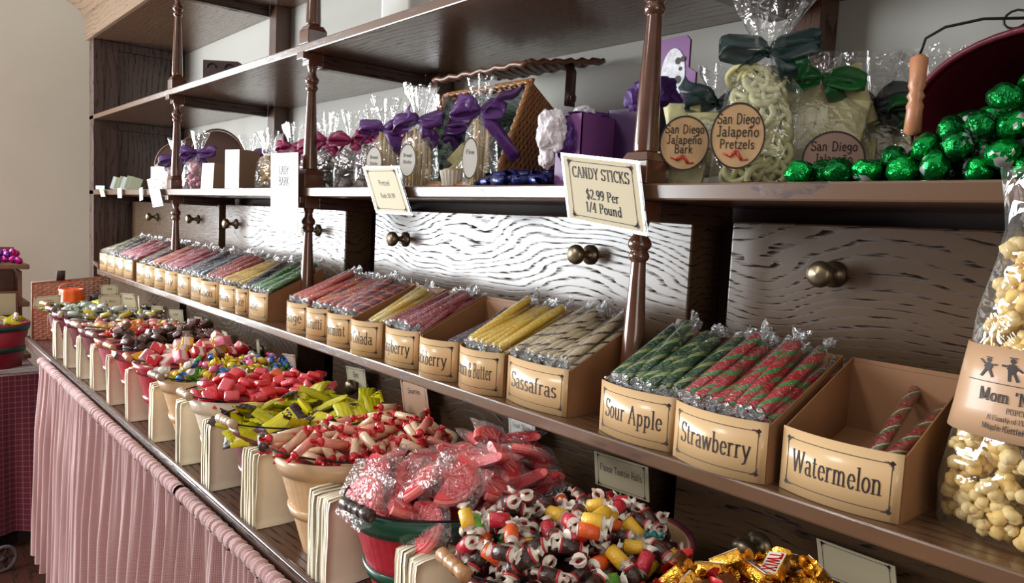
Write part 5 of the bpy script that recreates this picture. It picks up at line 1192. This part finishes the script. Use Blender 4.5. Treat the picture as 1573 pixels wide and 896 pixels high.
# on the upper shelf
r=empty('wooden_crate',(-2.72,.97,ZU1),.9); tag(r,'small dark wooden box with cut-out handles on the upper shelf','box')
b=MB(); w,d,h=.060,.040,.080
b.box(-w,w,-d,-d+.008,0,h).box(-w,w,d-.008,d,0,h).box(-w,-w+.008,-d+.008,d-.008,0,h).box(w-.008,w,-d+.008,d-.008,0,h).box(-w+.008,w-.008,-d+.008,d-.008,0,.008); b.build('box_body',mat('dark_box_wood',srgb(64,40,38),.5),r,False,bevel=.001)
for s in (-1,1): MB().tube([(s*.03+.015*cos(pi*k/8),-d-.002,.055+.014*sin(pi*k/8)) for k in range(9)],.0022,6).build('metal_handle',BLACKM,r,True)
r=empty('white_canister',(-1.60,1.0,ZU1),.4); tag(r,'white square canister on the upper shelf, mostly above the frame','canister')
rbox(.085,.085,.20,.008,3).build('body',mat('white_ceramic',srgb(226,226,222),.25,coat=.5),r,True).location=(0,0,.10)
MB().lathe([(.0001,0),(.03,0),(.034,.004),(.034,.016),(.012,.022),(.012,.034),(.0001,.036)],16,Matrix.Translation((0,0,.2))).build('lid',mat('white_ceramic',srgb(226,226,222),.25),r,True)

# ------------------------------------------------------------------ popcorn bag at the right end of the lower shelf
KC=[mat('popped_white',srgb(232,206,146),.6,sub=.1),mat('popped_yellow',srgb(232,196,120),.55,sub=.1)]
def kernel(seed,m):
    rnd=random.Random(seed); b=MB()
    for k in range(5):
        o=ball_mesh(.0052*rnd.uniform(.8,1.2),1,1,1,.35,seed*7+k,2); c=Vector((rnd.gauss(0,1),rnd.gauss(0,1),rnd.gauss(0,1))).normalized()*.0048
        b.add([Vector(v)+c for v in o.v],o.f)
    return b.mesh('popcorn',m)
KR=[kernel(s,KC[s%3==0]) for s in range(6)]
PC=(-.180,.845,SH_LOW)
r=empty('popcorn_bag',PC,0); tag(r,'tall clear bag of kettle corn with a printed tan label, at the right edge','bag')
rows=[(0,.090,.038),(.004,.098,.048),(.05,.100,.056),(.10,.094,.056),(.16,.086,.052),(.22,.078,.046),(.27,.068,.038),(.30,.066,.030),(.33,.07,.022),(.36,.076,.014)]
def bagpt(rows,n,seed,off=0,wob=.03):
    def f(i,j):
        z,A_,B_=rows[j]; t=2*pi*i/n; e=.75
        k=1+wob*noise.noise(Vector((cos(t)*2.3+seed,sin(t)*2.3,z*22)))
        return ((A_+off)*(abs(cos(t))**e)*(1 if cos(t)>=0 else -1)*k,(B_+off)*(abs(sin(t))**e)*(1 if sin(t)>=0 else -1)*k,z)
    return f
MB().sheet(bagpt(rows,48,3,0,.06),48,len(rows),True).build('clear_bag',film('popcorn_film',amount=.035,edge=.38,rough=.06,bscale=22,bstr=.9,dist=.012),r,True)
lr=[(z,)+tuple(v) for z,v in ((.105,(.0945,.0575)),(.13,(.0905,.0555)),(.16,(.087,.0535)),(.19,(.083,.0505)))]
lf=bagpt(lr,48,3,.0015,.0)
PL=mat('tan_print',srgb(192,154,120),.4,coat=.15)
b=MB(); b.sheet(lambda i,j:lf(24+i,j),25,4); lo=b.build('printed_label',PL,r,True,solid=.0006)
def onl(x,y):
    # x along the front, y height within the label
    z=.105+y; k=(z-.105)/.085; A_=.0945+(.083-.0945)*k+.0026; B_=.0575+(.0505-.0575)*k+.0030
    u=max(-.98,min(.98,x/A_)); t=math.acos(max(-1,min(1,(abs(u)**(1/.75))*(1 if u>=0 else -1)))); 
    return (x,-B_*(abs(sin(t))**.75),z)
Q=centred("Mom 'N Pop's",.0115,.035,-.022,True,.105,1)+centred('POPCORN',.005,.026,-.022,True,.06)+centred('A Family of Flavor',.0045,.018,-.03,True,.07)+centred('Maple KettleKorn',.0055,.009,-.03,False,.075,1.5)
for k in range(24): Q.append([(-.072+.006*k,.0515),(-.066+.006*k,.0515),(-.066+.006*k,.0522),(-.072+.006*k,.0522)])
def fig(cx,cy,s,ph):
    q=[]
    def limb(x0,y0,x1,y1,w_): 
        dx,dy=x1-x0,y1-y0; L=sqrt(dx*dx+dy*dy); px,py=-dy/L*w_,dx/L*w_; q.append([(cx+(x0+px)*s,cy+(y0+py)*s),(cx+(x0-px)*s,cy+(y0-py)*s),(cx+(x1-px)*s,cy+(y1-py)*s),(cx+(x1+px)*s,cy+(y1+py)*s)])
    for a in range(4): 
        t=a*pi/4; q.append([(cx+s*.20*cos(t+k*pi/2),cy+s*(1.1+.2*sin(t+k*pi/2))) for k in range(4)]); q.append([(cx+s*.36*cos(t+k*pi/2),cy+s*(.55+.42*sin(t+k*pi/2))) for k in range(4)])
    limb(-.2,.7,-.7,.9+ph,.07); limb(.2,.7,.7,.6+ph,.07); limb(-.15,.3,-.3-ph,-.35,.09); limb(.15,.3,.45,-.3,.09); limb(-.25,1.32,.25,1.32,.04); return q
for k,(x_f,s_) in enumerate(((-.055,.011),(-.034,.013),(-.008,.014),(.018,.013),(.042,.013),(.062,.011))): Q+=fig(x_f,.060,s_,(.2,-.2,.3,-.1,.2,0)[k])
l=place('lettering',letter_mesh(Q,onl),lo,False); l.location=(0,0,0)
rnd=random.Random(9); pl=[]; M0=Vector((PC[0],PC[1],PC[2]+EYE))
for _ in range(22000):
    if len(pl)>=290: break
    z=rnd.uniform(.008,.285); j=[i for i in range(len(rows)-1) if rows[i][0]<=z][-1]; k=(z-rows[j][0])/(rows[j+1][0]-rows[j][0]); A_=rows[j][1]+(rows[j+1][1]-rows[j][1])*k-.010; B_=rows[j][2]+(rows[j+1][2]-rows[j][2])*k-.009
    t=rnd.uniform(pi,2*pi) if rnd.random()<.85 else rnd.uniform(0,pi); q=sqrt(rnd.uniform(.45,1)); x,y=A_*q*(abs(cos(t))**.8)*(1 if cos(t)>0 else -1),B_*q*sin(t)
    if x>.06 or (.125<z<.175 and rnd.random()<.8): continue
    if any((x-a)**2+(y-b_)**2+(z-c)**2<.0128**2 for a,b_,c in pl): continue
    pl.append((x,y,z))
for k,(x,y,z) in enumerate(pl):
    o=bpy.data.objects.new('popcorn_piece',KR[k%6]); C.objects.link(o); o.location=M0+Vector((x,y,z)); o.rotation_euler=(rnd.uniform(0,6),rnd.uniform(0,6),rnd.uniform(0,6)); s=rnd.uniform(1.0,1.4)
    o.scale=(s,s,s); tag(o,'popped yellow kettle corn piece inside the tall clear bag','popcorn','popcorn pieces in the tall bag')

# ------------------------------------------------------------------ far end of the counter
r=empty('wicker_tray',(-3.46,.64,CT_Z),0); tag(r,'pinkish woven wicker panel propped upright at the far end of the counter','tray')
b=MB(); weave(b,(0,-.14,0),(0,.13,0),(0,-.14,.225),(0,.13,.250),26,9,.0042,(1,0,0),.003); b.build('woven_panel',mat('rose_wicker',srgb(176,132,112),.5,var=.15,vscale=40),r,True)
MB().tube([(0,-.142,0),(0,-.142,.228),(0,.132,.252),(0,.132,0)],.005,8).build('rim_rod',mat('rose_wicker_dark',srgb(150,104,88),.5),r,True)
b=MB(); b.sheet(lambda i,j:(.012+.006*j,-.062+.03*i,.238+.020*j),2,3); b.build('leather_tab',mat('dark_leather',srgb(56,44,46),.4),r,True,solid=.004)
r=empty('orange_pail',(-3.36,.615,CT_Z),0); r.scale=(1.0,1.0,1.15); tag(r,'translucent orange pumpkin pail before the wicker panel','pail')
b=MB(); n=36; pr=[(.030,0),(.040,.02),(.046,.08),(.044,.14),(.040,.175),(.043,.185)]
b.add([(rr*(1+.05*cos(8*2*pi*k/n))*cos(2*pi*k/n),rr*(1+.05*cos(8*2*pi*k/n))*sin(2*pi*k/n),z) for rr,z in pr for k in range(n)],[(i*n+k,i*n+(k+1)%n,(i+1)*n+(k+1)%n,(i+1)*n+k) for i in range(len(pr)-1) for k in range(n)]+[tuple(range(n))[::-1]]); b.build('pail_body',mat('orange_plastic',srgb(240,104,44),.35,coat=.3,sub=.2),r,True,solid=.002)
MB().tube([(0,.043*cos(pi*k/12),.185+.02*sin(pi*k/12)) for k in range(13)],.002,6).build('pail_handle',mat('orange_plastic',srgb(240,104,44),.35),r,True)
r=empty('glass_jar',(-3.34,.70,CT_Z),0); tag(r,'small dark-lidded jar with an orange label right of the orange pail','jar')
MB().lathe([(.0001,0),(.026,.0),(.028,.01),(.028,.155),(.022,.17)],20).build('jar_body',mat('brown_glass',srgb(70,44,40),.1,coat=1),r,True)
MB().lathe([(.0285,.11),(.0285,.15)],20).build('orange_label',mat('orange_paper',srgb(214,104,60),.5),r,True)
MB().lathe([(.0001,.168),(.025,.168),(.025,.190),(.0001,.192)],20).build('lid',mat('dark_lid',srgb(50,50,62),.3),r,True)

# ------------------------------------------------------------------ red cloth table at the left
TZ=-.72
r=empty('side_table',(-4.0,.18,-1.45),0); tag(r,'small table under a floor-length dark red checked cloth at the left edge','table')
RC=gingham('red_check', srgb(100,24,42), srgb(164,92,104), 44, .84)
b=MB(); uv=[]
def edge(s):  # closed outline of the table, s in 0..1
    x0,x1,y0,y1=-4.40,-3.63,-.22,.555; P_=[(x1,y0),(x1,y1),(x0,y1),(x0,y0)]; L=[y1-y0,x1-x0,y1-y0,x1-x0]; T=sum(L); d=s*T
    for k in range(4):
        if d<=L[k]+1e-9:
            a,c=P_[k],P_[(k+1)%4]; f=d/L[k]; n_=[(1,0),(0,1),(-1,0),(0,-1)][k]; return a[0]+(c[0]-a[0])*f,a[1]+(c[1]-a[1])*f,n_,s*T
        d-=L[k]
    return P_[0][0],P_[0][1],(1,0),T
N=260; nv=14
for j in range(nv):
    v=j/(nv-1)
    for i in range(N):
        x,y,nn,s=edge(i/N); f=.020*v*(sin(s*26)+.5*sin(s*61+1))+.03*v
        b.v.append((x+nn[0]*f+4.0,y+nn[1]*f-.18,1.45+TZ-.66*v)); uv.append((s,v*.66))
b.f=[(j*N+i,j*N+(i+1)%N,(j+1)*N+(i+1)%N,(j+1)*N+i) for j in range(nv-1) for i in range(N)]
base=len(b.v)
for i in range(8):
    for j in range(8): x=-4.40+.77*i/7; y=-.22+.775*j/7; b.v.append((x+4.0,y-.18,1.45+TZ+.0005)); uv.append((x,y))
b.f+=[(base+i*8+j,base+(i+1)*8+j,base+(i+1)*8+j+1,base+i*8+j+1) for i in range(7) for j in range(7)]; b.m=[0]*len(b.f)
me=b.mesh('table_cloth',RC); add_uv(me,lambda k:uv[k]); o=bpy.data.objects.new('table_cloth',me); C.objects.link(o); o.parent=r
MB().box(-.38,.35,-.38,.355,.70,.725).build('table_top',DARKW,r,False)
for sx in (-.34,.31):
    for sy in (-.34,.31): MB().box(sx-.02,sx+.02,sy-.02,sy+.02,0,.70).build('leg',DARKW,r,False)
def big_basket(c,R,h,label):
    r=empty('fruit_basket',c); tag(r,label,'basket'); n=48; b=MB(); vs=[]
    for f,z in ((.78,0),(1,h),(.96,h),(.75,.006)): vs+=[(R*f*cos(2*pi*k/n),R*f*sin(2*pi*k/n),z) for k in range(n)]
    b.add(vs,[(i*n+k,i*n+(k+1)%n,(i+1)*n+(k+1)%n,(i+1)*n+k) for i in range(3) for k in range(n)]+[tuple(range(n))[::-1],tuple(3*n+k for k in range(n))]); b.build('splint_body',mat('red_splint',srgb(150,30,52),.5,bump=.3,bscale=50),r,True)
    for z0 in (h-.028,h*.42):
        f=lambda z:.78+.22*z/h
        b=MB(); b.lathe([(R*f(z0)*1.0,z0),(R*f(z0)*1.03,z0),(R*f(z0+.022)*1.03,z0+.022),(R*f(z0+.022)*1.0,z0+.022)],n); b.build('green_band',mat('green_splint',srgb(22,66,58),.45),r,True)
    return r
big_basket((-3.79,.385,TZ+.001),.150,.205,'large red basket with green bands on the red cloth table')
heap(-3.79,.385,.135,.135,-.535,.035,[K_packet()[1],K_roll(srgb(206,190,176),'tafw2',r=.009,L=.03)],[1,2],60,.024,.014,lambda i:('added pale core inside the large red basket',None) if i is None else (None,['yellow packet','cream twist roll'][i]+' in the large red basket on the cloth table'),'sweets in the large red basket',55,.3,1.1,corecol=srgb(120,60,60),name='wrapped_sweet')
for k in range(4):
    o=slab('paper_sheet',(-3.675,.47,TZ+.002+.0045*k),.16,.05,.004,mat('sheet_paper',srgb(206,200,194),.6),'pale folded paper in the small pile on the red cloth table edge','paper',0,pi/2+.03*k); o['group']='folded papers on the table edge'
r=empty('wooden_rack',(-4.09,.41,TZ+.001)); tag(r,'tiered wooden display rack standing against the left wall behind the red basket','rack')
b=MB()
b.box(-.09,.09,-.16,.16,0,.02); b.box(-.09,-.075,-.15,.13,.02,.40).box(-.09,.07,.115,.13,.02,.40).box(-.09,.07,-.15,-.135,.02,.40)
b.build('frame',mat('rack_wood',srgb(130,92,70),.5,var=.15,vscale=20),r,False,bevel=.002)
for z in (.24,.41): MB().box(-.10,.10,-.17,.155,z,z+.022).build('shelf',mat('rack_wood',srgb(130,92,70),.5),r,False,bevel=.004)
MB().box(-.10,-.085,-.17,.12,.432,.50).build('back_rail',mat('rack_wood',srgb(130,92,70),.5),r,False,bevel=.002)
PF=[mat('pink_foil',srgb(214,50,150),.22,metal=.8,bump=.8,bscale=120),mat('violet_foil',srgb(130,60,170),.22,metal=.8,bump=.8,bscale=120)]
rnd=random.Random(4); cms=[ball_mesh(.017,1,1,.85,.2,s,2).mesh('foil_chocolate',PF[s%2]) for s in range(4)]; pl=[]
for k in range(500):
    x=rnd.uniform(-.07,.085); y=rnd.uniform(-.15,.13); z=.448+rnd.random()**1.5*.04
    if len(pl)<34 and all((x-a)**2+(y-b_)**2+(z-c)**2>.029**2 for a,b_,c in pl): pl.append((x,y,z))
for k,(x,y,z) in enumerate(sorted(pl,key=lambda q:q[2])):
    o=bpy.data.objects.new('foil_chocolate',cms[k%4]); C.objects.link(o); o.location=(-4.09+x,.41+y,TZ+z+EYE); o.rotation_euler=(k,k*2,k*3); tag(o,('violet','pink')[k%2==0]+' foil chocolate heaped on top of the wooden rack','chocolate','pink and violet foil chocolates')
r=empty('framed_sign',(-3.975,.466,TZ+.205)); tag(r,'small framed cream sign standing on the side of the wooden rack','sign')
r.location.z=TZ+.2+EYE
MB().box(-.006,.006,-.052,.052,0,.115).build('frame',mat('frame_wood',srgb(110,66,50),.4),r,False,bevel=.002); MB().box(.006,.0075,-.042,.042,.010,.105).build('paper',CARDP,r,False)
r=empty('caster_wheel',(-3.40,.385,-1.45),.3); tag(r,'grey spoked wheel on the floor below the red checked cloth','wheel')
MB().tube([(0,.047*cos(2*pi*k/28),.054+.047*sin(2*pi*k/28)) for k in range(29)],.007,8,False).build('tyre',mat('grey_rubber',srgb(120,112,116),.5),r,True)
b=MB(); b.tube([(-.012,0,.054),(.012,0,.054)],.014,12)
for k in range(5): b.tube([(0,0,.054),(0,.045*cos(2*pi*k/5),.054+.045*sin(2*pi*k/5))],.004,6)
b.build('hub',mat('dark_hub',srgb(70,56,60),.5),r,True)
